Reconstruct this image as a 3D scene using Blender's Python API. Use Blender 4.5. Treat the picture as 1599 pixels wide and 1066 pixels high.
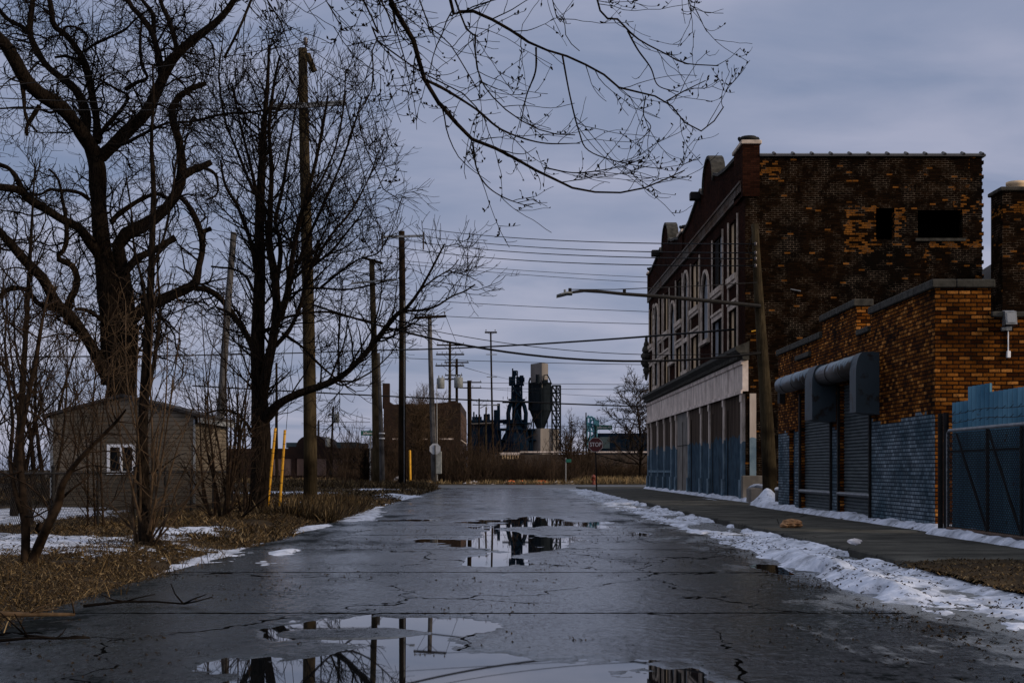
import bpy, math, random
import numpy as np
from mathutils import Vector

for _o in list(bpy.data.objects):
    bpy.data.objects.remove(_o)
S = bpy.context.scene
COL = S.collection
rad = math.radians

# ------------------------------------------------------------------ camera
F, VX, VY, CH = 2200.0, 785.0, 733.0, 1.2      # focal in photo pixels, vanishing point, eye height
cd = bpy.data.cameras.new('camera'); cam = bpy.data.objects.new('camera', cd); COL.objects.link(cam)
cam.location = (0, 0, CH); cam.rotation_euler = (rad(90), 0, 0)
cd.sensor_width = 36; cd.sensor_fit = 'HORIZONTAL'; cd.lens = 36*F/1599
cd.shift_x = (799.5-VX)/1599; cd.shift_y = (VY-533)/1599
cd.clip_start = .1; cd.clip_end = 8000
S.camera = cam

# ------------------------------------------------------------------ sky, sun, exposure
S.view_settings.view_transform = 'Standard'; S.view_settings.look = 'None'
S.view_settings.exposure = 0.0; S.view_settings.gamma = 1.0
SUN_EL, SUN_AZ = 18.0, 113.0                     # azimuth clockwise from +Y
sd = Vector((math.sin(rad(SUN_AZ))*math.cos(rad(SUN_EL)), math.cos(rad(SUN_AZ))*math.cos(rad(SUN_EL)), math.sin(rad(SUN_EL))))
W = bpy.data.worlds.new('World'); S.world = W; W.use_nodes = True
def world():
    nt = W.node_tree; nt.nodes.clear(); N = nt.nodes.new; L = nt.links.new
    out = N('ShaderNodeOutputWorld'); bg = N('ShaderNodeBackground'); bg.inputs['Strength'].default_value = .1
    L(bg.outputs[0], out.inputs[0])
    sky = N('ShaderNodeTexSky'); sky.sky_type = 'NISHITA'; sky.sun_disc = False
    sky.sun_elevation = rad(SUN_EL); sky.sun_rotation = rad(SUN_AZ)
    tc = N('ShaderNodeTexCoord'); sp = N('ShaderNodeSeparateXYZ'); L(tc.outputs['Generated'], sp.inputs[0])
    def M(op, a, b=None):
        n = N('ShaderNodeMath'); n.operation = op
        for i, v in enumerate((a, b)):
            if v is None: continue
            if isinstance(v, (int, float)): n.inputs[i].default_value = v
            else: L(v, n.inputs[i])
        return n.outputs[0]
    z = M('MAXIMUM', sp.outputs[2], 0.0); d = M('ADD', z, .22)
    cx = N('ShaderNodeCombineXYZ'); L(M('DIVIDE', sp.outputs[0], d), cx.inputs[0]); L(M('DIVIDE', sp.outputs[1], d), cx.inputs[1])
    no = N('ShaderNodeTexNoise'); no.inputs['Scale'].default_value = 1.7; no.inputs['Detail'].default_value = 6; no.inputs['Roughness'].default_value = .5
    no.inputs['Distortion'].default_value = .5
    mp = N('ShaderNodeMapping'); mp.inputs['Scale'].default_value = (.8, 1.5, 1); mp.inputs['Location'].default_value = (3.1, 1.7, 0)
    L(cx.outputs[0], mp.inputs[0]); L(mp.outputs[0], no.inputs[0])
    # warmer, paler cloud towards the horizon, slate blue higher up and to the right
    cr = N('ShaderNodeValToRGB'); e = cr.color_ramp.elements
    e[0].position = .36; e[0].color = (1.75, 2.35, 3.75, 1); e[1].position = .62; e[1].color = (4.25, 4.4, 5.7, 1)
    L(no.outputs[0], cr.inputs[0])
    hz = N('ShaderNodeValToRGB'); e = hz.color_ramp.elements
    e[0].position = .0; e[0].color = (4.5, 4.4, 5.6, 1); e[1].position = .25; e[1].color = (2.5, 2.95, 4.4, 1)
    L(z, hz.inputs[0])
    mx = N('ShaderNodeMix'); mx.data_type = 'RGBA'; mx.inputs[0].default_value = .68
    L(hz.outputs[0], mx.inputs[6]); L(cr.outputs[0], mx.inputs[7])
    m2 = N('ShaderNodeMix'); m2.data_type = 'RGBA'; m2.inputs[0].default_value = .93
    L(sky.outputs[0], m2.inputs[6]); L(mx.outputs[2], m2.inputs[7])
    # the overcast is thinner, so brighter, overhead and towards the low sun behind the camera
    up = M('MULTIPLY', M('MAXIMUM', M('SUBTRACT', z, .36), 0.0), 3.4); bk = M('MULTIPLY', M('MAXIMUM', M('SUBTRACT', M('MULTIPLY', sp.outputs[1], -1.0), .1), 0.0), .45)
    gain = M('ADD', 1.0, M('MINIMUM', M('ADD', up, bk), 1.35)); gd = N('ShaderNodeVectorMath'); gd.operation = 'MULTIPLY_ADD'; gm = M('SUBTRACT', gain, 1.0)
    L(m2.outputs[2], gd.inputs[0]); gw = N('ShaderNodeCombineXYZ')
    for q, k in ((0, 1.22), (1, 1.0), (2, .62)): L(M('ADD', 1.0, M('MULTIPLY', gm, k)), gw.inputs[q])
    L(gw.outputs[0], gd.inputs[1])
    L(gd.outputs[0], bg.inputs[0])
world()
ld = bpy.data.lights.new('sun', 'SUN'); ld.energy = 3.0; ld.angle = rad(18); ld.color = (1.0, .80, .58)
lo = bpy.data.objects.new('sun', ld); COL.objects.link(lo)
lo.rotation_euler = sd.to_track_quat('Z', 'Y').to_euler(); lo.location = sd*60

# ------------------------------------------------------------------ helpers
def P(px, py, Y):
    return np.array(((px-VX)*Y/F, Y, CH-(py-VY)*Y/F))
def tag(o, label=None, cat=None, group=None, kind=None):
    if label: o['label'] = label
    if cat: o['category'] = cat
    if group: o['group'] = group
    if kind: o['kind'] = kind
    return o
def thing(name, loc, label, cat, group=None):
    o = bpy.data.objects.new(name, None); COL.objects.link(o); o.location = loc; o.empty_display_size = .2
    return tag(o, label, cat, group)
def origin(o):
    v = Vector((0, 0, 0))
    while o: v += o.location; o = o.parent
    return v
def copy_thing(r, loc, label=None):
    n = r.copy(); COL.objects.link(n); n.location = loc
    if label: n['label'] = label
    for c in r.children:
        d = c.copy(); COL.objects.link(d); d.parent = n
        for g in c.children:
            h = g.copy(); COL.objects.link(h); h.parent = d
    return n
class MB:
    def __init__(s): s.v = []; s.f = []; s.n = 0
    def add(s, v, f):
        v = np.asarray(v, float).reshape(-1, 3)
        if isinstance(f, np.ndarray): s.f.append(f+s.n)
        else:
            by = {}
            for q in f: by.setdefault(len(q), []).append(q)
            for k in by.values(): s.f.append(np.array(k)+s.n)
        s.v.append(v); s.n += len(v); return s
    def box(s, x0, x1, y0, y1, z0, z1):
        v = [(x, y, z) for z in (z0, z1) for y in (y0, y1) for x in (x0, x1)]
        return s.add(v, [(0, 2, 3, 1), (4, 5, 7, 6), (0, 1, 5, 4), (2, 6, 7, 3), (0, 4, 6, 2), (1, 3, 7, 5)])
    def bbox(s, x0, x1, y0, y1, z0, z1, b=.01):
        # box with chamfered vertical+horizontal edges (convex: two shrunken loops)
        v = []
        for z, i in ((z0, b), (z0+b, 0), (z1-b, 0), (z1, b)):
            a, c, e, g = x0+i, x1-i, y0+i, y1-i
            v += [(a+b, e, z), (c-b, e, z), (c, e+b, z), (c, g-b, z), (c-b, g, z), (a+b, g, z), (a, g-b, z), (a, e+b, z)]
        f = [tuple(range(7, -1, -1)), tuple(range(24, 32))]
        for k in range(3):
            for i in range(8):
                j = (i+1) % 8; f.append((k*8+i, k*8+j, k*8+8+j, k*8+8+i))
        return s.add(v, f)
    def prism(s, pts, a, b, axis):
        # polygon pts (u,w) extruded along axis: 'x': (y,z), 'y': (x,z), 'z': (x,y)
        n = len(pts); v = []
        for t in (a, b):
            for u, w in pts:
                v.append({'x': (t, u, w), 'y': (u, t, w), 'z': (u, w, t)}[axis])
        f = [tuple(range(n)), tuple(range(2*n-1, n-1, -1))]
        f += [(i, n+i, n+(i+1) % n, (i+1) % n) for i in range(n)]
        return s.add(v, f)
    def tube(s, path, r, sides=6, cap=True):
        p = np.asarray(path, float); n = len(p)
        r = np.broadcast_to(np.asarray(r, float), (n,)) if np.ndim(r) == 0 or len(r) == n else np.linspace(r[0], r[-1], n)
        t = np.gradient(p, axis=0); t /= np.maximum(np.linalg.norm(t, axis=1, keepdims=True), 1e-9)
        a = np.abs(t.mean(0)); ref = np.zeros(3); ref[int(np.argmin(a))] = 1
        u = ref-(t@ref)[:, None]*t; u /= np.maximum(np.linalg.norm(u, axis=1, keepdims=True), 1e-9); w = np.cross(t, u)
        an = np.arange(sides)*2*math.pi/sides
        v = p[:, None]+r[:, None, None]*(np.cos(an)[None, :, None]*u[:, None]+np.sin(an)[None, :, None]*w[:, None])
        i = np.arange(n-1)[:, None]*sides; j = np.arange(sides)[None]; k = (j+1) % sides
        f = np.stack((i+j, i+k, i+sides+k, i+sides+j), -1).reshape(-1, 4)
        base = s.n; s.add(v.reshape(-1, 3), f)
        if cap and sides > 2:
            s.f.append(np.array([list(range(sides-1, -1, -1))])+base); s.f.append(np.array([list(range(sides))])+base+(n-1)*sides)
        return s
    def cyl(s, a, b, r0, r1=None, sides=12):
        return s.tube([a, b], (r0, r0 if r1 is None else r1), sides)
    def lathe(s, c, prof, sides=16):
        v = [(c[0]+r*math.cos(2*math.pi*k/sides), c[1]+r*math.sin(2*math.pi*k/sides), c[2]+z) for r, z in prof for k in range(sides)]
        f = [(i*sides+k, i*sides+(k+1) % sides, (i+1)*sides+(k+1) % sides, (i+1)*sides+k) for i in range(len(prof)-1) for k in range(sides)]
        f += [tuple(range(sides-1, -1, -1)), tuple((len(prof)-1)*sides+k for k in range(sides))]
        return s.add(v, f)
    def blob(s, c, r, rng, rough=.25, nu=9, nv=6):
        v = []
        for i in range(nv+1):
            th = math.pi*i/nv
            for j in range(nu):
                ph = 2*math.pi*j/nu; k = 1+rng.uniform(-rough, rough)
                v.append((c[0]+r[0]*k*math.sin(th)*math.cos(ph), c[1]+r[1]*k*math.sin(th)*math.sin(ph), c[2]+r[2]*k*math.cos(th)))
        f = [(i*nu+j, (i+1)*nu+j, (i+1)*nu+(j+1) % nu, i*nu+(j+1) % nu) for i in range(nv) for j in range(nu)]
        return s.add(v, f)
    def build(s, name, m, parent=None, smooth=False):
        me = bpy.data.meshes.new(name)
        v = np.concatenate(s.v); o3 = np.array(origin(parent)) if parent else np.zeros(3); v = v-o3
        lt = np.concatenate([np.full(len(f), f.shape[1]) for f in s.f]); lv = np.concatenate([f.reshape(-1) for f in s.f])
        me.vertices.add(len(v)); me.vertices.foreach_set('co', v.astype(np.float32).ravel())
        me.loops.add(len(lv)); me.loops.foreach_set('vertex_index', lv.astype(np.int32))
        me.polygons.add(len(lt)); me.polygons.foreach_set('loop_start', (np.cumsum(lt)-lt).astype(np.int32)); me.polygons.foreach_set('loop_total', lt.astype(np.int32))
        me.polygons.foreach_set('use_smooth', np.full(len(lt), smooth))
        me.update(calc_edges=True); me.validate()
        me.materials.append(m)
        o = bpy.data.objects.new(name, me); COL.objects.link(o)
        if parent: o.parent = parent
        return o
def grid(xs, ys, zf):
    X, Y = np.meshgrid(xs, ys); Z = zf(X, Y); nx, ny = len(xs), len(ys)
    i = (np.arange(ny-1)[:, None]*nx+np.arange(nx-1)[None]).reshape(-1)
    m = MB(); m.add(np.stack((X, Y, Z), -1).reshape(-1, 3), np.stack((i, i+1, i+nx+1, i+nx), -1)); return m
def _h(i, j, s):
    n = (i*374761393+j*668265263+s*1274126177) & 0xffffffff
    n = ((n ^ (n >> 13))*1274126177) & 0xffffffff
    return ((n ^ (n >> 16)) & 0xffff)/65535.0
def noise(x, y, s=0):
    xi = np.floor(x).astype(np.int64); yi = np.floor(y).astype(np.int64); a = x-xi; b = y-yi
    a = a*a*(3-2*a); b = b*b*(3-2*b)
    return (_h(xi, yi, s)*(1-a)+_h(xi+1, yi, s)*a)*(1-b)+(_h(xi, yi+1, s)*(1-a)+_h(xi+1, yi+1, s)*a)*b
def fbm(x, y, s=0, o=4):
    t = 0; w = .5
    for k in range(o): t = t+w*noise(x*2**k, y*2**k, s+k*17); w *= .5
    return t/(1-.5**o)
def sst(e0, e1, x):
    t = np.clip((x-e0)/(e1-e0), 0, 1); return t*t*(3-2*t)

# ------------------------------------------------------------------ materials
class G:
    def __init__(s, name):
        s.m = bpy.data.materials.new(name); s.m.use_nodes = True; s.t = s.m.node_tree; s.t.nodes.clear()
        s.out = s.t.nodes.new('ShaderNodeOutputMaterial'); s.b = s.t.nodes.new('ShaderNodeBsdfPrincipled')
        s.t.links.new(s.b.outputs[0], s.out.inputs[0])
        s.pos = s.n('NewGeometry').outputs['Position']; s._uv = None
    def n(s, ty, **kw):
        n = s.t.nodes.new('ShaderNode'+ty)
        for k, v in kw.items(): setattr(n, k, v)
        return n
    def put(s, sock, v):
        if isinstance(v, bpy.types.NodeSocket): s.t.links.new(v, sock)
        else:
            if sock.type == 'RGBA' and len(v) == 3: v = (*v, 1)
            sock.default_value = v
    def math(s, op, a, b=0.0):
        n = s.n('Math', operation=op); s.put(n.inputs[0], a); s.put(n.inputs[1], b); return n.outputs[0]
    def mix(s, f, a, b):
        n = s.n('Mix', data_type='RGBA'); s.put(n.inputs[0], f); s.put(n.inputs[6], a); s.put(n.inputs[7], b); return n.outputs[2]
    def mul(s, a, b):
        n = s.n('Mix', data_type='RGBA', blend_type='MULTIPLY'); n.inputs[0].default_value = 1; s.put(n.inputs[6], a); s.put(n.inputs[7], b); return n.outputs[2]
    def scale(s, v, k):
        n = s.n('VectorMath', operation='MULTIPLY'); s.put(n.inputs[0], v); n.inputs[1].default_value = k if isinstance(k, tuple) else (k, k, k); return n.outputs[0]
    def noise(s, sc, det=4, rough=.55, vec=None, dist=0):
        n = s.n('TexNoise'); s.put(n.inputs['Vector'], vec if vec else s.pos); n.inputs['Scale'].default_value = sc
        n.inputs['Detail'].default_value = det; n.inputs['Roughness'].default_value = rough; n.inputs['Distortion'].default_value = dist
        return n.outputs[0]
    def ramp(s, f, *st):
        n = s.n('ValToRGB'); e = n.color_ramp.elements
        while len(e) < len(st): e.new(.5)
        for q, (p, c) in zip(e, st):
            q.position = p; q.color = (c, c, c, 1) if isinstance(c, (int, float)) else (*c, 1)
        s.put(n.inputs[0], f); return n.outputs[0]
    def step(s, f, lo, hi): return s.ramp(f, (lo, 0), (hi, 1))
    def xyz(s):
        if not hasattr(s, '_x'):
            n = s.n('SeparateXYZ'); s.put(n.inputs[0], s.pos); s._x = n.outputs
        return s._x
    def wall_uv(s):
        # bricks are laid along whichever horizontal axis the wall runs
        if s._uv is None:
            g = s.n('NewGeometry'); a = s.n('SeparateXYZ'); s.put(a.inputs[0], g.outputs['True Normal'])
            f = s.math('GREATER_THAN', s.math('ABSOLUTE', a.outputs[0]), .7)
            x = s.xyz(); c = s.n('CombineXYZ')
            s.put(c.inputs[0], s.math('ADD', s.math('MULTIPLY', x[0], s.math('SUBTRACT', 1.0, f)), s.math('MULTIPLY', x[1], s.math('MULTIPLY', f, 1.27))))
            s.put(c.inputs[1], x[2]); s._uv = c.outputs[0]; s.facex = f
        return s._uv
    def brick(s, c1, c2, mo, w=.213, h=.073, ms=.009, bias=0.0, off=.5):
        n = s.n('TexBrick', offset=off); s.put(n.inputs['Vector'], s.wall_uv())
        s.put(n.inputs['Color1'], c1); s.put(n.inputs['Color2'], c2); s.put(n.inputs['Mortar'], mo)
        n.inputs['Scale'].default_value = 1; n.inputs['Mortar Size'].default_value = ms; n.inputs['Mortar Smooth'].default_value = .1
        n.inputs['Bias'].default_value = bias; n.inputs['Brick Width'].default_value = w; n.inputs['Row Height'].default_value = h
        return n
    def bump(s, h, d=.01, st=.6):
        n = s.n('Bump'); n.inputs['Strength'].default_value = st; n.inputs['Distance'].default_value = d; s.put(n.inputs['Height'], h)
        s.put(s.b.inputs['Normal'], n.outputs[0])
    def fin(s, col, rough=.8, spec=.3, metal=0.0):
        s.put(s.b.inputs['Base Color'], col); s.put(s.b.inputs['Roughness'], rough)
        s.put(s.b.inputs['Specular IOR Level'], spec); s.put(s.b.inputs['Metallic'], metal); return s.m
def mottled(name, c1, c2, sc=3, rough=.8, spec=.3, metal=0.0, bump=.0, stretch=None, lo=.35, hi=.65):
    g = G(name); v = g.scale(g.pos, stretch) if stretch else None
    f = g.noise(sc, 5, .6, v); col = g.mix(g.step(f, lo, hi), c1, c2)
    if bump: g.bump(f, bump)
    return g.fin(col, rough, spec, metal)

M = {}
def mats():
    # bark, twigs
    g = G('bark'); v = g.scale(g.pos, (1, 1, .22)); f = g.noise(22, 5, .6, v)
    g.bump(f, .03, .9); M['bark'] = g.fin(g.mix(g.step(f, .35, .65), (.0015, .0012, .001), (.016, .0115, .0085)), .95, .03)
    M['twig'] = mottled('twig_bark', (.003, .0024, .0022), (.009, .007, .006), 6, .9, .03)
    M['tantwig'] = mottled('tan_shoot_bark', (.018, .012, .0075), (.075, .050, .031), 5, .85, .05)
    M['redtwig'] = mottled('brown_bark', (.006, .004, .0028), (.028, .018, .0115), 9, .85, .05); M['brush'] = mottled('brush_stems', (.008, .0058, .0045), (.045, .031, .022), .8, .9, .02)
    M['greytwig'] = mottled('grey_twig_bark', (.014, .011, .0095), (.036, .028, .023), 2, .9, .03)
    # wood of poles
    def wood(nm, a, b):
        g = G(nm); v = g.scale(g.pos, (1, 1, .06)); f = g.noise(30, 5, .65, v); k = g.noise(1.3, 3)
        c = g.mix(g.step(f, .3, .7), a, b); c = g.mix(g.step(k, .45, .7), c, tuple(x*.6 for x in a)); g.bump(f, .012, .7); return g.fin(c, .9, .06)
    M['pole'] = wood('weathered_pole_wood', (.013, .0095, .0055), (.060, .046, .026))
    M['poledark'] = wood('tarred_pole_wood', (.004, .0026, .0018), (.022, .0135, .007))
    M['polegrey'] = wood('grey_pole_wood', (.035, .035, .037), (.11, .105, .105))
    M['steel'] = mottled('galvanised_steel', (.10, .11, .125), (.19, .20, .215), 9, .5, .5, .4)
    M['darksteel'] = mottled('dark_steel', (.0035, .0035, .004), (.011, .010, .010), 12, .65, .15)
    M['wire'] = mottled('cable_black', (.003, .003, .004), (.006, .006, .007), 2, .7, .1)
    M['porcelain'] = mottled('insulator_brown', (.03, .02, .02), (.06, .05, .05), 9, .3, .5)
    M['tank'] = mottled('transformer_grey', (.11, .125, .13), (.20, .21, .215), 4, .6, .2)
    M['paint_white'] = mottled('white_paint', (.55, .56, .60), (.75, .76, .80), 9, .5, .4)
    M['lettering'] = mottled('white_sheeting', (.55, .50, .50), (.66, .62, .62), 30, .5, .4)
    M['yellow'] = mottled('yellow_plastic', (.50, .24, .008), (.66, .34, .015), 7, .45, .4, stretch=(1, 1, .5))
    M['signred'] = mottled('sign_red', (.055, .006, .008), (.085, .010, .012), 5, .5, .4)
    M['signgreen'] = mottled('sign_green', (.0, .075, .052), (.004, .10, .07), 5, .5, .4)
    M['signback'] = mottled('sign_back_aluminium', (.25, .27, .31), (.34, .36, .40), 6, .5, .4, .3)
    M['hydrant'] = mottled('hydrant_red', (.08, .010, .005), (.14, .025, .008), 20, .6, .4)
    M['orange'] = mottled('orange_plastic', (.45, .075, .01), (.6, .13, .02), 6, .6, .3)
    M['debris'] = mottled('dark_leaf_litter', (.006, .005, .0035), (.035, .023, .013), 40, .9, .05)
    M['paper'] = mottled('brown_paper', (.12, .062, .03), (.26, .15, .08), 14, .8, .2, bump=.01)
    M['rubbish'] = mottled('pale_litter', (.35, .33, .34), (.6, .58, .6), 12, .7, .3)
    # brick of the tall block
    g = G('sooty_side_brick'); x = None
    b = g.brick((.0, .0, .0), (1, 1, 1), (.0, .0, .0)); r = b.outputs[0]
    soot = g.noise(.55, 4, .6); fine = g.noise(5, 3)
    base = g.mix(r, (.0045, .0024, .0012), (.013, .0066, .0032))
    base = g.mix(g.step(soot, .46, .62), base, (.0032, .0025, .0022))
    o1 = g.step(r, .975, .98)                                             # single clean bricks
    xx = g.xyz(); reg = g.math('ADD', g.noise(.9, 5, .65, dist=.4), g.math('MULTIPLY', g.math('SUBTRACT', xx[0], 8.0), .018))
    o2 = g.math('MULTIPLY', g.step(reg, .745, .775), g.step(r, .50, .54))
    def rect(x0, x1, z0, z1):
        a = g.math('MULTIPLY', g.math('GREATER_THAN', xx[0], x0), g.math('LESS_THAN', xx[0], x1))
        q = g.math('MULTIPLY', g.math('GREATER_THAN', xx[2], z0), g.math('LESS_THAN', xx[2], z1)); return g.math('MULTIPLY', a, q)
    jit = g.math('MULTIPLY', g.math('SUBTRACT', fine, .5), .8)
    xx = [g.math('ADD', xx[0], jit), xx[1], g.math('ADD', xx[2], g.math('MULTIPLY', jit, .4))]
    patch = g.math('MAXIMUM', rect(11.85, 12.95, 8.65, 10.25), g.math('MAXIMUM', rect(13.4, 13.8, 8.9, 10.2), g.math('MAXIMUM', rect(8.9, 9.5, 11.15, 11.85), rect(14.6, 16.6, 8.85, 9.1))))
    o3 = g.math('MULTIPLY', patch, g.step(r, .44, .48))
    om = g.math('MAXIMUM', o1, g.math('MAXIMUM', o2, o3))
    oc = g.mix(fine, (.07, .023, .004), (.25, .10, .020)); oc = g.mul(oc, g.ramp(g.noise(2.1, 5, .7), (.32, .25), (.66, 1.15))); base = g.mix(om, base, oc)
    mort = g.mix(g.step(g.noise(2.2, 5, .7), .48, .70), (.004, .003, .0022), (.12, .090, .065))
    col = g.mix(b.outputs[1], base, mort); g.bump(g.math('SUBTRACT', 1.0, b.outputs[1]), .01, .7)
    M['sidebrick'] = g.fin(col, .95, .01)
    g = G('dark_red_face_brick'); b = g.brick((.013, .0048, .0034), (.032, .0115, .007), (.009, .006, .0045), ms=.006)
    k = g.noise(.8, 4); col = g.mul(b.outputs[0], g.ramp(k, (.3, .55), (.7, 1.25))); g.bump(b.outputs[1], .004, .4); M['facebrick'] = g.fin(col, .95, .01)
    g = G('corbel_brick'); b = g.brick((.05, .022, .012), (.13, .075, .04), (.02, .016, .014), w=.11); k = g.noise(.6, 4)
    M['corbel'] = g.fin(g.mix(g.step(k, .40, .60), b.outputs[0], (.10, .085, .075)), .9, .2)
    # garage brick with the blue painted band on the street side
    g = G('orange_garage_brick'); b = g.brick((.0, .0, .0), (1, 1, 1), (0, 0, 0), ms=.011); r = b.outputs[0]
    base = g.ramp(r, (.0, (.035, .0095, .002)), (.3, (.135, .041, .0055)), (.75, (.26, .088, .0115)), (1.0, (.55, .23, .055)))
    base = g.mul(base, g.ramp(g.noise(1.1, 4, .6), (.35, .30), (.66, 1.1)))
    base = g.mix(g.step(g.noise(9, 4, .6), .60, .72), base, (.022, .016, .013))
    col = g.mix(g.step(g.noise(30, 3, .7), .40, .75), base, g.mul(base, (.35, .33, .33))); col = g.mix(b.outputs[1], col, (.004, .003, .0025))
    z = g.xyz()[2]; rowz = g.math('ADD', 2.12, g.math('MULTIPLY', g.math('SUBTRACT', g.noise(.8, 3), .5), .55))
    rz = g.math('MULTIPLY', g.math('FLOOR', g.math('DIVIDE', z, .073)), .073)
    band = g.math('MULTIPLY', g.math('LESS_THAN', rz, rowz), g.facex)
    flake = g.step(g.noise(4.5, 5, .7), .66, .70); band = g.math('MULTIPLY', band, g.math('SUBTRACT', 1.0, flake))
    bl = g.mix(g.step(g.noise(1.2, 4), .35, .65), (.050, .082, .108), (.165, .205, .245)); bl = g.mul(bl, g.ramp(r, (0, .55), (1, 1.25)))
    bl = g.mix(b.outputs[1], bl, (.010, .020, .033)); col = g.mix(band, col, bl)
    g.bump(g.math('SUBTRACT', 1.0, b.outputs[1]), .012, .9); M['garagebrick'] = g.fin(col, .9, .03)
    M['stone'] = mottled('grey_coping_stone', (.016, .0155, .0135), (.050, .047, .040), 5, .9, .25, bump=.01)
    g = G('stained_limestone'); x = g.xyz(); k = g.noise(1.6, 5, .65); stk = g.noise(2.4, 6, .7, g.scale(g.pos, (1, 1.6, .12)))
    col = g.mix(g.step(k, .35, .65), (.46, .385, .345), (.72, .62, .565)); col = g.mix(g.math('MULTIPLY', g.step(stk, .48, .72), .75), col, (.10, .08, .068))
    jn = g.math('LESS_THAN', g.math('FRACT', g.math('DIVIDE', x[1], .78)), .045); col = g.mix(g.math('MULTIPLY', jn, .7), col, (.05, .04, .035)); g.bump(k, .006); M['limestone'] = g.fin(col, .9, .05)
    M['trim'] = mottled('pale_terracotta_trim', (.30, .25, .21), (.58, .49, .42), 3, .9, .05)
    M['beigeboard'] = mottled('tan_window_board', (.36, .26, .16), (.58, .44, .29), 2.5, .9, .03, stretch=(1, 1, .3))
    M['greyboard'] = mottled('grey_window_board', (.12, .135, .155), (.22, .235, .26), 2.5, .85, .2, stretch=(1, 1, .3))
    M['black'] = mottled('dark_interior', (.004, .004, .004), (.008, .007, .007), 2, .95, .1)
    M['tilecope'] = mottled('black_tile_coping', (.010, .010, .011), (.028, .026, .026), 6, .45, .5)
    def twotone(nm, top, top2, low, low2, h, jag=.35):
        g = G(nm); gr = g.step(g.noise(2.6, 6, .7, g.scale(g.pos, (1, 1, .35))), .50, .74); z = g.xyz()[2]; st = g.scale(g.pos, (1, 1, .15)); k = g.noise(3, 4, .6, st)
        t = g.mix(g.step(k, .35, .65), top, top2); l = g.mix(g.step(g.noise(2.2, 5, .65), .35, .65), low, low2)
        e = g.math('LESS_THAN', z, g.math('ADD', h, g.math('MULTIPLY', g.math('SUBTRACT', g.noise(1.6, 3), .5), jag))); g.bump(k, .004)
        return g.fin(g.mix(g.math('MULTIPLY', gr, .7), g.mix(e, t, l), (.012, .010, .009)), .9, .04)
    M['panel'] = twotone('storefront_board', (.030, .020, .014), (.070, .050, .038), (.016, .036, .058), (.042, .072, .102), 2.35, .9)
    M['pilaster'] = twotone('storefront_pilaster', (.40, .335, .29), (.62, .53, .47), (.075, .125, .175), (.17, .235, .285), 2.2, 1.1)
    M['concrete'] = mottled('concrete_panel', (.09, .082, .075), (.17, .155, .14), 1.4, .85, .25)
    M['shutter'] = mottled('shutter_blue_grey', (.030, .044, .052), (.070, .088, .098), 2.2, .55, .3, .3, stretch=(1, 1, 3))
    g = G('rusty_painted_hood'); k = g.noise(3.2, 6, .65); q = g.noise(1.1, 4)
    col = g.mix(g.step(k, .54, .63), g.mix(q, (.012, .021, .029), (.030, .046, .060)), (.010, .007, .006)); M['hood'] = g.fin(col, .5, .25)
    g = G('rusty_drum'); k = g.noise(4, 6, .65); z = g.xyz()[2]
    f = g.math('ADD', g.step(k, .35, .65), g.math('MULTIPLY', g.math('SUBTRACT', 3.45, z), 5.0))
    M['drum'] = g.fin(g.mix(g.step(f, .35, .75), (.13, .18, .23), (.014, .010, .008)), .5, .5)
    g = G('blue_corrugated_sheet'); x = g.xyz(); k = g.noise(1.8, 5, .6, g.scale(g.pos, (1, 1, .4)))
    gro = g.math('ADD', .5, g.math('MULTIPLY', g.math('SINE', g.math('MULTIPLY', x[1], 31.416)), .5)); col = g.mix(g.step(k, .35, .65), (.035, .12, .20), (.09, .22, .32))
    col = g.mix(g.math('MULTIPLY', g.step(gro, .45, .95), .72), col, (.010, .032, .058)); col = g.mix(g.step(g.noise(3.5, 6, .7), .62, .68), col, (.05, .028, .016)); M['corr'] = g.fin(col, .55, .2)  # dark valley stripes put the rib shading into the sheet colour
    M['rust'] = mottled('rusty_pipe', (.035, .02, .012), (.09, .045, .025), 8, .7, .4)
    # siding shed
    def siding(nm, a, b):
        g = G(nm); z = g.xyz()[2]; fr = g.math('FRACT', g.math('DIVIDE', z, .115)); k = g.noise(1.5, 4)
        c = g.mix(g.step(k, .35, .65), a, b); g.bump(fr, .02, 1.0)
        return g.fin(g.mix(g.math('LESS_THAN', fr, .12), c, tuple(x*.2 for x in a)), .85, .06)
    M['siding'] = siding('lapped_siding', (.095, .080, .062), (.155, .132, .106))
    M['roof'] = mottled('dark_shingle', (.016, .015, .016), (.035, .032, .032), 9, .9, .2)
    M['glass'] = mottled('dark_glass', (.002, .0025, .003), (.004, .005, .006), 2, .25, .08)
    # far buildings
    g = G('far_red_brick'); b = g.brick((.010, .0034, .0024), (.021, .0072, .0046), (.012, .008, .007), w=.24, h=.08); M['redbrick'] = g.fin(g.mul(b.outputs[0], g.ramp(g.noise(.4, 4), (.3, .6), (.7, 1.2))), .85, .2)
    g = G('far_brown_brick'); b = g.brick((.010, .0045, .0028), (.026, .011, .006), (.012, .009, .007), w=.24, h=.08); M['brownbrick'] = g.fin(g.mul(b.outputs[0], g.ramp(g.noise(.3, 4), (.3, .6), (.7, 1.25))), .85, .2)
    M['pinkdoor'] = mottled('faded_pink_door', (.075, .046, .038), (.13, .085, .07), 1.2, .8, .25, stretch=(1, 1, .3))
    M['orangedoor'] = mottled('orange_door', (.20, .062, .014), (.28, .10, .025), 2, .7, .3)
    M['tealroof'] = mottled('teal_roof', (.012, .028, .036), (.028, .05, .06), 1, .6, .4)
    M['millblue'] = mottled('navy_mill_steel', (.0012, .0050, .012), (.0035, .0105, .022), .25, .9, .03)  # navy tint carries the slight distance haze; no haze volume is built
    M['millteal'] = mottled('teal_crane_steel', (.02, .10, .15), (.04, .16, .22), .2, .6, .3)
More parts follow.
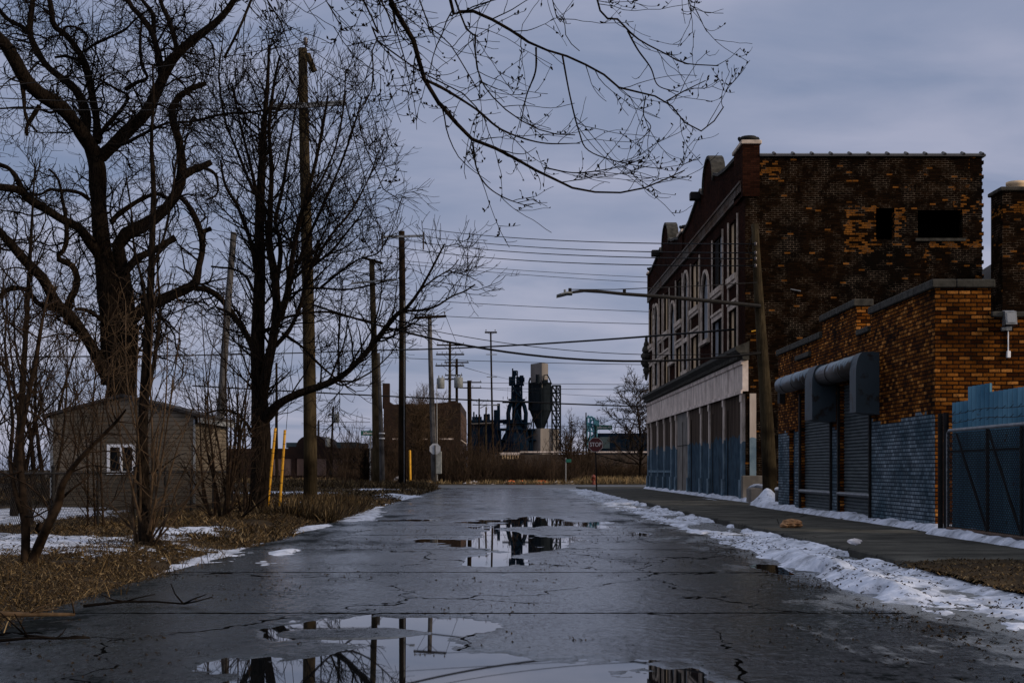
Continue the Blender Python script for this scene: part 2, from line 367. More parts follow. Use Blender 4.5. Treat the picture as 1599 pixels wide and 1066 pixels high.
    M['silodark'] = mottled('dark_silo_steel', (.003, .0055, .0085), (.010, .0145, .019), .16, .8, .06, stretch=(2, 2, .3))
    M['millgrey'] = mottled('mill_concrete', (.085, .080, .080), (.16, .145, .138), .10, .85, .2, stretch=(1, 1, .3))
    M['millpale'] = mottled('pale_roof_line', (.40, .34, .32), (.55, .48, .45), .2, .7, .3)
    M['millbrown'] = mottled('brown_mill_wall', (.020, .016, .015), (.055, .042, .035), .08, .85, .2)
    # ground
    g = G('asphalt'); x = g.xyz()
    big = g.noise(.5, 6, .62, g.scale(g.pos, (1, .40, 1))); fine = g.noise(40, 4, .8, g.scale(g.pos, (1, .30, 1))); mid = g.noise(6, 6, .7)
    col = g.mix(g.step(big, .38, .64), (.0048, .0064, .0070), (.020, .0265, .0275))
    col = g.mul(col, g.ramp(fine, (.36, .45), (.66, 1.6)))
    vo = g.n('TexVoronoi', feature='DISTANCE_TO_EDGE'); dv = g.n('VectorMath', operation='ADD'); g.put(dv.inputs[0], g.scale(g.pos, (.40, .22, 1)))
    nz = g.n('TexNoise'); g.put(nz.inputs['Vector'], g.pos); nz.inputs['Scale'].default_value = 1.4; nz.inputs['Detail'].default_value = 6
    g.put(dv.inputs[1], g.scale(nz.outputs[1], .35)); g.put(vo.inputs['Vector'], dv.outputs[0]); vo.inputs['Scale'].default_value = 1
    crack = g.math('MULTIPLY', g.math('LESS_THAN', vo.outputs[0], g.math('MULTIPLY', g.math('SUBTRACT', g.noise(1.7, 3), .22), .018)), g.step(g.noise(.35, 3), .36, .46))
    seam = g.math('LESS_THAN', g.math('ABSOLUTE', g.math('SUBTRACT', g.math('FRACT', g.math('DIVIDE', g.math('ADD', x[1], g.math('MULTIPLY', g.noise(1.6, 4), .14)), 4.67)), .53)), .0085)
    ln = g.math('MAXIMUM', crack, seam); col = g.mix(ln, col, (.0025, .0025, .0025))
    slush = g.math('MULTIPLY', g.math('GREATER_THAN', x[0], 1.6), g.step(g.math('ADD', g.math('MULTIPLY', x[0], .14), g.noise(1.1, 7, .7, g.scale(g.pos, (1.3, .40, 1)))), .92, 1.03))
    col = g.mix(g.math('MULTIPLY', slush, .75), col, (.17, .19, .215))
    spk = g.step(g.noise(34, 3, .7, g.scale(g.pos, (1, .25, 1))), .30, .56); lat = g.math('MULTIPLY', g.math('SUBTRACT', 1.0, g.math('ABSOLUTE', g.math('SUBTRACT', g.math('MULTIPLY', x[0], .30), .08))), .16)
    wet = g.step(g.math('ADD', lat, g.math('ADD', big, g.math('MULTIPLY', mid, .35))), .57, .77); dry = g.math('SUBTRACT', 1.0, wet)
    sp = g.math('MULTIPLY', g.math('MULTIPLY', spk, g.math('SUBTRACT', 1.0, ln)), g.math('ADD', .005, g.math('MULTIPLY', wet, .50)))
    wet0 = g.step(g.math('ADD', big, g.math('MULTIPLY', mid, .35)), .56, .76)
    ro = g.math('ADD', .13, g.math('MULTIPLY', dry, .24)); ro = g.math('ADD', ro, g.math('MULTIPLY', g.math('SUBTRACT', fine, .5), .35))
    g.bump(g.math('ADD', fine, g.math('SUBTRACT', g.math('MULTIPLY', mid, 1.6), g.math('MULTIPLY', ln, 3.0))), .0045, .7)
    M['asphalt'] = g.fin(col, ro, sp)
    M['road2'] = mottled('far_asphalt', (.018, .019, .020), (.040, .042, .044), .5, .45, .3)
    g = G('puddle_water'); g.b.inputs['IOR'].default_value = 1.45; M['water'] = g.fin((.004, .005, .006), .015, .8)
    M['soil'] = mottled('verge_soil', (.012, .008, .0045), (.040, .027, .013), 2.2, .95, .1, bump=.02)
    M['field'] = mottled('dead_field', (.022, .017, .010), (.055, .042, .024), .35, .95, .1)
    g = G('dead_grass_blade'); ri = g.n('NewGeometry').outputs['Random Per Island']
    M['grass'] = g.fin(g.ramp(ri, (0, (.008, .005, .0022)), (.5, (.032, .019, .007)), (.85, (.085, .054, .020)), (1, (.22, .16, .085))), .85, .2)
    g = G('gold_grass_blade'); ri = g.n('NewGeometry').outputs['Random Per Island']
    M['gold'] = g.fin(g.ramp(ri, (0, (.07, .046, .02)), (1, (.20, .145, .075))), .85, .2)
    g = G('sidewalk_concrete'); x = g.xyz(); k = g.noise(1.1, 6, .62); q = g.noise(60, 3)
    col = g.mix(g.step(k, .35, .66), (.034, .0345, .0315), (.088, .0865, .077)); col = g.mul(col, g.ramp(q, (.3, .7), (.7, 1.2)))
    jt = g.math('LESS_THAN', g.math('FRACT', g.math('DIVIDE', x[1], 1.5)), .030); ck = g.n('TexVoronoi', feature='DISTANCE_TO_EDGE'); g.put(ck.inputs['Vector'], g.scale(g.pos, (.5, .33, 1))); ck.inputs['Scale'].default_value = 1; jt = g.math('MAXIMUM', jt, g.math('LESS_THAN', ck.outputs[0], g.math('MULTIPLY', g.noise(3, 4), .012))); col = g.mix(g.step(g.noise(.35, 5, .7), .5, .7), col, (.022, .0225, .021)); col = g.mix(jt, col, (.012, .011, .010)); g.bump(g.math('SUBTRACT', q, jt), .006)
    M['sidewalk'] = g.fin(col, .9, .05)
    g = G('old_snow'); k = g.noise(7, 6, .65); q = g.noise(30, 3); d = g.noise(1.6, 6, .7)
    col = g.mix(g.step(k, .35, .7), (.34, .39, .50), (.62, .66, .77)); ds = g.noise(5.5, 6, .75, g.scale(g.pos, (1, .45, 1))); col = g.mix(g.step(ds, .585, .63), col, (.020, .019, .019)); col = g.mix(g.step(d, .47, .68), col, (.17, .19, .23))
    g.bump(g.math('ADD', k, g.math('MULTIPLY', q, .4)), .02, .6); g.b.inputs['Subsurface Weight'].default_value = 0
    M['snow'] = g.fin(col, .7, .2)
mats()
# ------------------------------------------------------------------ terrain
RNG = np.random.default_rng(7)
def verge_z(x, y):
    k = sst(3.85, 5.1, -x)
    h = .15*(1-.55*sst(36, 50, y)) + .05*sst(7, 12, -x)
    z = k*h + k*(fbm(x*1.1, y*1.1, 3)-.5)*.11 + k*(fbm(x*5, y*5, 5, 3)-.5)*.05*(1-sst(25, 45, y))
    z = z+.22*np.exp(-((y-87.5)/2.2)**2)*sst(3.9, 5.6, -x)*(.6+.8*fbm(x*.6, y*.6, 9))
    return z-.03*(1-k)
def vz(x, y): return float(verge_z(np.array([x]), np.array([y]))[0])
def ell(x, y, cx, cy, rx, ry): return 1-np.sqrt(((x-cx)/rx)**2+((y-cy)/ry)**2)
def puddle(x, y):
    # signed basin depth field: positive inside the standing water
    w = (fbm(x*1.5, y*.75, 21)-.5)*1.9; w2 = (fbm(x*7, y*3.2, 22)-.5)*.75
    near = np.maximum(ell(x, y, -.55, 7.2, 1.75, 3.15), ell(x, y, -.75, 10.5, .95, 1.2))
    near = np.maximum(near, ell(x, y, .62, 7.6, .75, 1.3)); near = np.minimum(near, -ell(x, y, 1.0, 9.75, 1.25, .95)+.02)
    near = np.minimum(near, -ell(x, y, -1.15, 10.35, .62, .32)*1.2+.05)
    mid = np.maximum(ell(x, y, .15, 23.6, 1.35, 2.3), ell(x, y, .75, 31.5, 1.6, 4.2))
    mid = np.maximum(mid, np.maximum(ell(x, y, -.12, 18.6, .42, 1.9), ell(x, y, .12, 25.5, .62, 9.5))); mid = np.minimum(mid, -ell(x, y, 1.15, 28.2, 1.0, 1.7)*1.1)
    small = np.maximum(ell(x, y, 2.55, 26.5, .24, .9), np.maximum(ell(x, y, 3.3, 17.4, .20, 1.0), ell(x, y, -2.4, 33.5, 1.3, .8)))-.12
    return np.maximum(np.maximum(near*1.3, mid), small)+w*.85+w2*.6-.03
def road_z(x, y):
    p = puddle(x, y)
    agg = (noise(x*24, y*24, 31)-.5)*.005+(noise(x*50, y*50, 32)-.5)*.003
    base = .006+(fbm(x*.9, y*.4, 33)-.5)*.006+agg
    edge = -.05*sst(3.75, 4.25, -x)
    return base-.024*sst(-.10, .34, p)*sst(4.2, 3.2, np.abs(x))+edge
def sec(*a): return np.unique(np.concatenate([np.arange(*q) for q in a]))
rm = MB()
for xs, ys in ((np.arange(-4.4, 4.92, .028), np.arange(3.0, 14.04, .035)), (np.arange(-4.4, 4.95, .045), np.arange(14.0, 36.1, .075)), (np.arange(-4.4, 5.0, .12), np.arange(36.0, 92.5, .25))):
    g_ = grid(xs, ys, road_z); rm.add(g_.v[0], g_.f[0])
tag(rm.build('road', M['asphalt'], None, True), kind='structure')
m = MB()
for x0, x1, y0, y1 in ((-3.6, 3.9, 3.2, 13.35), (-1.9, 3.9, 15.0, 37.0), (-4.0, -1.95, 31, 36.5)):
    m.add([(x0, y0, -.0042), (x1, y0, -.0042), (x1, y1, -.0042), (x0, y1, -.0042)], [(0, 1, 2, 3)])
tag(m.build('water', M['water']), kind='structure')
g_ = grid(np.concatenate((np.arange(-60, -14, 2.0), np.arange(-14, -3.6, .10))), np.concatenate((np.arange(2, 30, .12), np.arange(30, 92.5, .5))), verge_z)
tag(g_.build('verge', M['soil'], None, True), kind='structure')
m = MB(); m.box(-160, 160, 92.3, 112.5, -.3, -.002); tag(m.build('cross_street', M['road2']), kind='structure')
g_ = grid(np.linspace(-2500, 2500, 60), np.concatenate((np.linspace(-60, 112, 12), np.linspace(113, 300, 20), np.linspace(320, 4200, 30))), lambda x, y: -.09+.16*sst(112.6, 116, y)+0*x)
tag(g_.build('ground', M['field'], None, True), kind='structure')
m = MB(); m.bbox(4.78, 8.6, 16.6, 86.0, -.3, .12, .02); m.box(7.0, 40, 2.0, 92, -.3, .085)
m.box(4.78, 8.6, 86.2, 91.8, -.3, .1)
tag(m.build('sidewalk', M['sidewalk']), kind='structure')
def vr_z(x, y): return .10+(fbm(x*3, y*3, 41)-.5)*.09+.03*sst(4.9, 5.4, x)
g_ = grid(np.arange(4.72, 7.2, .06), np.arange(2.0, 16.75, .06), vr_z); tag(g_.build('bare_soil', M['soil'], None, True), kind='structure')
# old snow: ploughed bank along the kerb, strip under the walls, patches on the verge
def bank_z(x, y):
    c = 4.30+.55*sst(45, 82, y)-.16*sst(18, 15, y); e = (fbm(x*.9, y*.28, 51)-.5)*1.25
    h = .11*(1-((x-c)/(.80+.25*sst(20, 60, y)))**4)+.11*e
    r1 = .24*np.exp(-((x-(3.72+.02*(y-13)))/.20)**2)*sst(12.3, 13.6, y)*sst(21.5, 17.5, y)
    r2 = .10*np.exp(-((x-4.72)/.16)**2)
    h = h*.62*(.85+.15*sst(14, 22, y))+r1*.8+r2*.7-.012-.035*sst(20, 14, y)*sst(.40, .62, fbm(x*2.3, y*1.1, 58))
    h = h*.72+(fbm(x*3.1, y*1.3, 52, 5)-.5)*.09+(fbm(x*11, y*6, 53, 3)-.5)*.05
    h = h-.16*sst(.55, .66, fbm(x*1.7, y*.8, 54))
    gap = sst(47, 50, y)*sst(57, 54, y)*sst(4.75, 5.1, x)
    return np.minimum(h*sst(86, 80, y), .34)-.10*gap-.01
def wall_snow_z(x, y):
    b = 7.62-sst(24.4, 25.2, y)*0+.66*sst(41, 44, y); b = b-.30*sst(24.9, 23.5, y)
    d = b-x; h = .14*np.exp(-(np.maximum(d, 0)/.20)**2)*(.55+.9*fbm(y*.9+x*0, y*.1, 56))+(fbm(x*5, y*4, 57)-.5)*.07
    pile = .40*np.exp(-((x-8.0)/.35)**2-((y-42.8)/.9)**2)+.10*np.exp(-((x-7.6)/.5)**2-((y-52)/7)**2)
    return .095+h+pile-.005-.10*sst(.0, .55, d)*(1-sst(.05, .2, pile))
def left_snow_z(x, y):
    v = np.where(x > -4.25, np.maximum(verge_z(x, y), .004), verge_z(x, y))
    b = np.maximum(ell(x, y, -9.0, 19.6, 4.9, 3.6)+.25, ell(x, y, -5.35, 23.6, 1.0, 3.6)+.1)
    b = np.maximum(b, np.maximum(ell(x, y, -11.5, 31, 3.6, 7.2), ell(x, y, -4.1, 39, .55, 6.5)))
    b = np.maximum(b, np.maximum(ell(x, y, -5.9, 47, 1.7, 5), np.maximum(ell(x, y, -4.6, 62, 1.2, 5), np.maximum(ell(x, y, -3.15, 20.4, .26, 1.3), np.maximum(ell(x, y, -3.5, 36, .55, 4.5), ell(x, y, -3.9, 29, .35, 2.5))))))
    b = np.maximum(b, np.maximum(ell(x, y, -10, 66, 3.0, 4), ell(x, y, -7, 80, 2, 3)))
    f = b+(fbm(x*.8, y*.55, 61)-.5)*1.0+(fbm(x*4, y*2.2, 62)-.5)*.55
    return v+.055*np.clip(f, -1, .8)+(noise(x*12, y*8, 63)-.5)*.012-.012
m = MB()
for xs, ys, f in ((np.arange(2.9, 4.84, .035), np.arange(5.0, 30, .06), bank_z), (np.arange(3.0, 6.6, .07), np.arange(30, 92, .18), bank_z),
                  (np.arange(6.8, 8.5, .06), np.arange(16.8, 81, .09), wall_snow_z), (np.arange(-15, -2.6, .06), np.arange(14, 34, .10), left_snow_z), (np.arange(-15, -2.6, .12), np.arange(34, 90, .3), left_snow_z)):
    g_ = grid(xs, ys, f); m.add(g_.v[0], g_.f[0])
tag(m.build('snow', M['snow'], None, True), kind='stuff')
# dead grass and leaf litter on the verge
def blades(m, n, xr, yr, zf, hl, wd, rng, keep=None, up=.5):
    x = rng.uniform(*xr, n); y = yr[0]+(yr[1]-yr[0])*rng.uniform(0, 1, n)**1.35
    if keep is not None:
        k = keep(x, y); x, y = x[k], y[k]; n = len(x)
    z = zf(x, y); a = rng.uniform(0, 2*math.pi, n); l = rng.uniform(hl[0], hl[1], n); el = rng.uniform(.05, up, n)*math.pi/2*1.0
    d = np.stack((np.cos(a)*np.cos(el), np.sin(a)*np.cos(el), np.sin(el)), -1)*l[:, None]
    b = rng.uniform(0, 2*math.pi, n); w = wd*rng.uniform(.6, 1.4, n)
    s = np.stack((np.cos(b)*w, np.sin(b)*w, 0*w), -1); p = np.stack((x, y, z-.01), -1)
    mid = p+d*.55+np.array((0, 0, .012))
    v = np.stack((p-s, p+s, mid+s*.8, mid-s*.8, p+d*1.0-np.array((0, 0, .01))), 1)
    i = np.arange(n)[:, None]*5
    base = m.n; m.v.append(v.reshape(-1, 3)); m.n += n*5
    m.f.append(i+np.array([[0, 1, 2, 3]])+base); m.f.append(i+np.array([[3, 2, 4]])+base)
nosnow = lambda x, y: (left_snow_z(x, y) < verge_z(x, y)+.012) & (fbm(x*1.2, y*.8, 71) > .30+.10*sst(9, 12, -x))
m = MB()
blades(m, 95000, (-8.6, -3.72), (7, 24), verge_z, (.04, .15), .0045, RNG, nosnow, .5)
blades(m, 2200, (-5.2, -3.6), (7, 20), verge_z, (.14, .30), .004, RNG, lambda x, y: fbm(x*2.2, y*1.2, 74) > .58, .9)
blades(m, 16000, (-5.2, -3.6), (7, 20), verge_z, (.03, .07), .016, RNG, nosnow, .3)
blades(m, 50000, (-9, -3.75), (22, 42), verge_z, (.08, .22), .010, RNG, nosnow, .55)
blades(m, 9000, (-5.6, -3.9), (32, 43), verge_z, (.25, .55), .012, RNG, lambda x, y: fbm(x*.7, y*.5, 73) > .47, .95)
blades(m, 45000, (-26, -3.9), (40, 91), verge_z, (.08, .28), .022, RNG, nosnow, .7)
blades(m, 9000, (-14, -4.1), (84, 91), verge_z, (.2, .5), .02, RNG, None, .9)
blades(m, 9000, (4.6, 6.8), (8, 16.7), vr_z, (.03, .09), .007, RNG, None, .4)
tag(m.build('dead_grass', M['grass']), kind='stuff')
m = MB()
blades(m, 4200, (3.0, 5.0), (8, 60), lambda x, y: np.maximum(bank_z(x, y), 0)+.012, (.02, .08), .008, RNG, lambda x, y: fbm(x*1.3, y*.6, 78) > .49, .12)
blades(m, 3500, (-3.9, 3.4), (7, 30), lambda x, y: .012+0*x, (.015, .05), .006, RNG, lambda x, y: (fbm(x*.9, y*.5, 79) > .56-.08*np.abs(x)/4) & (puddle(x, y) < -.1), .1)
blades(m, 2500, (-9, -4.5), (14, 30), lambda x, y: left_snow_z(x, y)+.012, (.03, .12), .010, RNG, None, .2)
tag(m.build('leaf_litter', M['debris']), kind='stuff')
m = MB()
blades(m, 16000, (6, 40), (113.5, 128), lambda x, y: .07+0*x, (.3, .8), .03, RNG, None, .95)
blades(m, 9000, (-45, -11), (120, 147), lambda x, y: .07+0*x, (.2, .5), .05, RNG, None, .95)
blades(m, 5000, (-12, 7), (113, 116.5), lambda x, y: .06+0*x, (.1, .5), .03, RNG, lambda x, y: fbm(x*.5, y*.5, 75) > .48, .9)
tag(m.build('tall_dry_grass', M['gold']), kind='stuff')

# ------------------------------------------------------------------ wall helpers (faces with real openings and reveals)
def wall(mb, axis, c, u0, u1, z0, z1, holes, d):
    us = sorted({u0, u1, *[h[0] for h in holes], *[h[1] for h in holes]}); zs = sorted({z0, z1, *[h[2] for h in holes], *[h[3] for h in holes]})
    pt = (lambda u, z, q=0: (c+q, u, z)) if axis == 'x' else (lambda u, z, q=0: (u, c+q, z))
    def quad(*p): mb.add(p, [(0, 1, 2, 3)])
    for a, b in zip(us, us[1:]):
        for e, f in zip(zs, zs[1:]):
            if any(h[0] <= a and b <= h[1] and h[2] <= e and f <= h[3] for h in holes): continue
            quad(pt(a, e), pt(b, e), pt(b, f), pt(a, f))
    for h in holes:
        a, b, e, f = h[:4]
        for (p, q) in (((a, e), (b, e)), ((b, e), (b, f)), ((b, f), (a, f)), ((a, f), (a, e))):
            quad(pt(*p), pt(*q), pt(*q, d), pt(*p, d))
def arch_pts(a, b, zs, n=12):
    r = (b-a)/2; c = (a+b)/2; return [(c-r*math.cos(math.pi*k/n), zs+r*math.sin(math.pi*k/n)) for k in range(n+1)]

# ------------------------------------------------------------------ tall brick block
XF, YA, YB, XR = 8.35, 48.5, 80.6, 16.5
tb = thing('brick_block', (12, 64, 0), 'derelict three storey brick block with stone storefront and curved parapet gables', 'building')
WIN = [(50.05, 52.0), (53.4, 56.0), (59.7, 62.4), (65.4, 67.8), (70.5, 72.9), (73.6, 75.0), (78.2, 80.1)]
ARC = [(56.95, 58.95, 6.5, 8.30), (63.3, 64.9, 5.7, 9.35), (68.05, 70.1, 6.5, 8.35), (75.5, 77.3, 5.7, 9.2)]
holes = []
for a, b in WIN: holes += [(a, b, 8.2, 10.2), (a, b, 5.62, 7.0)]
for a, b, z0, zs in ARC: holes.append((a, b, z0, zs+(b-a)/2))
fm = MB(); wall(fm, 'x', XF, YA, YB, 5.4, 10.8, holes, .16)
for a, b, z0, zs in ARC:
    pts = arch_pts(a, b, zs); top = zs+(b-a)/2; h = len(pts)//2
    for seg, cx in ((pts[:h+1], a), (pts[h:], b)):
        for p, q in zip(seg, seg[1:]): fm.add([(XF, cx, top), (XF, *p), (XF, *q)], [(0, 1, 2)])
    for p, q in zip(pts, pts[1:]): fm.add([(XF, *p), (XF, *q), (XF+.16, *q), (XF+.16, *p)], [(0, 1, 2, 3)])
par = [(YA, 11.28), (YA, 12.2), (50.3, 12.25), (52.5, 12.33), (54.3, 12.5), (55.5, 12.78)]
def gable(c, r, zb): return [(c-r*math.cos(math.pi*k/10), zb+r*math.sin(math.pi*k/10)*.8) for k in range(11)]
par += gable(57.2, 1.45, 12.62)+[(59.3, 12.9), (61, 12.6), (63, 12.2), (64.9, 12.06), (66.6, 12.06), (67.8, 12.26), (69.4, 12.42), (70.3, 12.66)]
par += gable(72.1, 1.5, 12.5)+[(74.3, 12.8), (76, 12.6), (78.5, 12.32), (YB, 12.2), (YB, 11.28)]
fm.prism([(y, z) for y, z in par], XF, XF+.4, 'x')
fm.box(XF-.03, XF+.3, YA, YB, 11.15, 11.28)
fm.box(XF, XF+.2, YA+.02, YB, 10.8, 11.15)
fm.build('street_wall', M['facebrick'], tb)
cm = MB(); cm.box(XF-.10, XF, YA+.3, YB, 10.72, 10.84)
y = YA+.3
while y < YB-.2: cm.box(XF-.11, XF, y, y+.16, 10.84, 11.12); y += .30
cm.box(XF-.15, XF, YA+.3, YB, 11.12, 11.2); cm.build('corbel_band', M['corbel'], tb)
cp = MB()                                                   # parapet coping follows the curves
for (y0, z0), (y1, z1) in zip(par[1:], par[2:-1]):
    cp.prism([(y0, z0+.002), (y1, z1+.002), (y1, z1+.12), (y0, z0+.12)], XF-.08, XF+.48, 'x')
cp.build('parapet_coping', M['stone'], tb)
sw = MB(); SH = [(12.85, 13.49, 9.12, 10.2), (14.29, 15.83, 9.16, 10.13)]
wall(sw, 'y', YA, XF, XR, 0, 11.95, SH, .35)
sw.add([(XR, YA, 0), (XR, YB, 0), (XR, YB, 11.9), (XR, YA, 11.95), (XF, YB, 0), (XF, YB, 11.3), (XF+.4, YA, 11.95), (XF+.4, YB, 11.9)], [(0, 1, 2, 3), (4, 5, 7, 2, 1), (3, 2, 7, 6)])
for k in range(48):                                          # toothed brick edge on the rear corner
    z = .2+k*.245; sw.box(XR, XR+(.07 if k % 2 else .03), YA+.02, YA+.22, z, z+.12)
for x0 in (9.95, 13.95):
    for k in range(3): sw.box(x0+k*.13, x0+k*.13+.06, YA-.02, YA, 10.75, 11.0)
sw.build('side_wall', M['sidebrick'], tb)
bx = MB()
for a, b, z0, z1 in SH: bx.add([(a-.6, YA+2.5, z0-.6), (b+.6, YA+2.5, z0-.6), (b+.6, YA+2.5, z1+.6), (a-.6, YA+2.5, z1+.6)], [(0, 1, 2, 3)])
bx.box(8.8, 16.3, YA+2.6, YA+2.8, .5, 11.5); bx.build('dark_interior', M['black'], tb)
so = MB(); so.box(14.2, 15.92, YA-.06, YA+.3, 9.06, 9.155); so.build('window_sill', M['stone'], tb)
tc = MB(); tc.prism([(YA-.1, 11.96), (YA+.42, 11.96), (YA+.42, 12.03), (YA+.16, 12.12), (YA-.1, 12.03)], XF+.48, XR+.1, 'x')
for k in range(12): tc.tube([(9.35+k*.65, YA-.12, 12.03), (9.35+k*.65, YA+.16, 12.14), (9.35+k*.65, YA+.44, 12.03)], .05, 6)
tc.build('tile_coping', M['tilecope'], tb)
for a_ in ((XF-.10, 8.84, YA-.06, 50.3, 10.6, 12.38), (XF-.08, 8.72, 65.0, 66.5, 11.2, 12.15), (XF-.08, 8.72, 80.0, YB+.05, 11.2, 12.3)):
    pr = MB(); pr.box(*a_); o = pr.build('parapet_pier', M['facebrick'], tb)
    pr = MB(); pr.bbox(a_[0]-.06, a_[1]+.06, a_[2]-.06, a_[3]+.06, a_[5]+.002, a_[5]+.14, .02); pr.build('pier_cap', M['trim'], o)
for yy, zz in ((49.3, 12.52), (65.7, 12.26), (80.3, 12.40)):
    u = MB(); u.lathe((8.6, yy, zz), [(.16, 0), (.13, .06), (.26, .10), (.34, .17), (.345, .24), (.27, .31), (.14, .335)], 14)
    for s in (-1, 1): u.blob((8.6+s*.32, yy, zz+.24), (.07, .07, .08), random.Random(3), .1, 6, 4)
    u.build('urn', M['darksteel'], tb, True)
for yy, zz in ((59.6, 12.95), (75.0, 12.9)):
    s = MB(); s.bbox(7.92, 8.45, yy-.22, yy+.22, zz-.36, zz-.04, .02); s.build('scupper_box', M['darksteel'], tb)
for i, (a, b) in enumerate(WIN):
    w = MB(); x0, x1 = XF-.05, XF+.05; t = .09
    w.box(x0, x1, a-t, a, 5.45, 10.3); w.box(x0, x1, b, b+t, 5.45, 10.3)
    w.box(x0-.08, x1+.2, a, b, 8.0, 8.2); w.box(x0-.03, x1, a, b, 7.86, 7.998)
    w.box(x0, x1+.2, a, b, 7.002, 7.2); w.box(x0-.05, x1, a, b, 7.202, 7.30)
    o = w.build('window', M['trim'], tb)
    xb = XF+.10; mid = (a+b)/2
    for z0, z1 in ((8.2, 10.2), (5.62, 7.0)):
        f = MB(); f.box(xb, xb+.05, a, b, z0, z1); f.build('board', M['beigeboard'] if i not in (1,) else M['greyboard'], o)
    k = MB(); k.box(xb-.07, xb-.003, mid-.04, mid+.04, 8.2, 10.2); k.box(xb-.07, xb-.003, a, a+.06, 8.2, 10.2); k.box(xb-.07, xb-.003, a+.06, mid-.04, 9.2, 9.26); k.build('mullion', M['poledark'], o)
    k = MB(); k.box(xb-.07, xb-.003, mid-.04, mid+.04, 5.62, 7.0); k.build('mullion', M['poledark'], o)
    if i in (1, 3):
        k = MB(); k.box(xb-.02, xb-.004, mid+.05, b-.05, 8.25, 10.15); k.build('opening', M['black'], o)
    k = MB(); k.box(xb-.02, xb-.004, a+.08, mid-.05, 5.65, 6.95); k.build('opening', M['black'], o)
for a, b, z0, zs in ARC:
    w = MB(); pi = arch_pts(a, b, zs); po = arch_pts(a-.12, b+.12, zs)
    for p, q, r, s_ in zip(pi, pi[1:], po[1:], po): w.prism([p, q, r, s_], XF-.07, XF+.05, 'x')
    w.box(XF-.07, XF+.05, a-.12, a, z0, zs); w.box(XF-.07, XF+.05, b, b+.12, z0, zs); w.box(XF-.14, XF+.2, a-.2, b+.2, z0-.16, z0-.002)
    if b-a < 1.9: w.box(XF-.05, XF+.1, a, b, 7.0, 7.2)
    o = w.build('arched_window', M['trim'], tb)
    f = MB(); f.prism([(a, z0), (b, z0)]+arch_pts(a, b, zs)[::-1], XF+.09, XF+.14, 'x'); f.build('board', M['greyboard'], o)
for z in (5.9, 6.5, 7.1, 7.7, 8.3, 8.9, 9.5, 10.1): k = MB(); k.box(XF-.05, XF+.02, 77.55, 78.0, z, z+.22); k.build('quoin', M['trim'], tb)
cn = MB(); cn.prism([(7.98, 5.30), (7.98, 5.42), (8.10, 5.46), (XF+.1, 5.60), (XF+.1, 4.97), (8.24, 4.97), (8.20, 5.12), (8.08, 5.22)], YA-.22, YB+.25, 'y')
y = YA
while y < YB: cn.box(8.06, 8.22, y, y+.14, 5.0, 5.12); y += .32
cn.build('cornice', M['stone'], tb)
fz = MB(); fz.box(8.25, XF+.1, YA-.03, YB+.03, 3.9, 4.965); fz.box(8.19, 8.25, YA-.05, YB+.05, 3.82, 3.94); fz.box(8.20, 8.25, YA-.05, YB+.05, 4.82, 4.96)
fz.build('storefront_frieze', M['limestone'], tb)
PIL = [48.7, 52.8, 56.5, 58.9, 62.8, 67.3, 69.3, 72.3, 75.4, 78.6, 80.4]
for i, yy in enumerate(PIL):
    w = .26 if i else .36; q = MB(); y0 = yy-w/2+(.0 if i else .14)
    q.box(8.26, 8.5, y0, y0+w, .1, 3.82); q.box(8.20, 8.26, y0-.04, y0+w+.04, .1, .85); q.box(8.23, 8.26, y0-.03, y0+w+.03, 3.55, 3.815)
    if i == 0: q.box(8.5, 8.72, YA-.03, YA+.2, .1, 3.82)
    q.build('pilaster', M['pilaster'], tb)
for i, (a, b) in enumerate(zip(PIL, PIL[1:])):
    a += .13 if i else .32; b -= .13
    q = MB(); q.box(8.32, 8.4, a-.05, b+.05, .1, 3.82); o = q.build('shopfront_panel', M['concrete'] if i == 4 else M['panel'], tb)
    d = MB()
    if i >= 6: d.box(8.28, 8.319, a, b, 1.05, 1.17)
    if i in (0, 1, 3): d.box(8.295, 8.319, b-.7, b-.64, .1, 3.4)
    if i == 4: d.box(8.30, 8.319, (a+b)/2-.02, (a+b)/2+.02, .1, 3.4); d.box(8.305, 8.319, a, b, 2.3, 2.33)
    if d.v: d.build('rail', M['pilaster'] if i >= 6 else M['poledark'], o)
pd = MB(); pd.bbox(8.2, 9.35, YA-.32, YA-.035, .08, 1.0, .02); pd.build('corner_plinth', M['concrete'], tb)
ca = MB()
for z, r in ((6.55, .14), (6.85, .26), (7.25, .36), (7.65, .38), (8.0, .30), (8.3, .18), (8.55, .12)): ca.blob((8.18, 80.25, z), (r*.8, r, .26), random.Random(int(z*100)), .22, 10, 7)
ca.build('carved_bracket', M['stone'], tb, True)
for (xa, za, xb_, zb, c) in ((8.55, 5.95, 8.95, 6.02, 'yellow'), (9.9, 7.4, 10.25, 7.33, 'steel'), (10.6, 5.4, 11.2, 5.05, 'steel'), (11.7, 5.35, 12.2, 5.3, 'steel')):
    k = MB(); k.cyl((xa, YA-.05, za), (xb_, YA-.05, zb), .022, sides=6); k.build('cable_stub', M[c], tb)

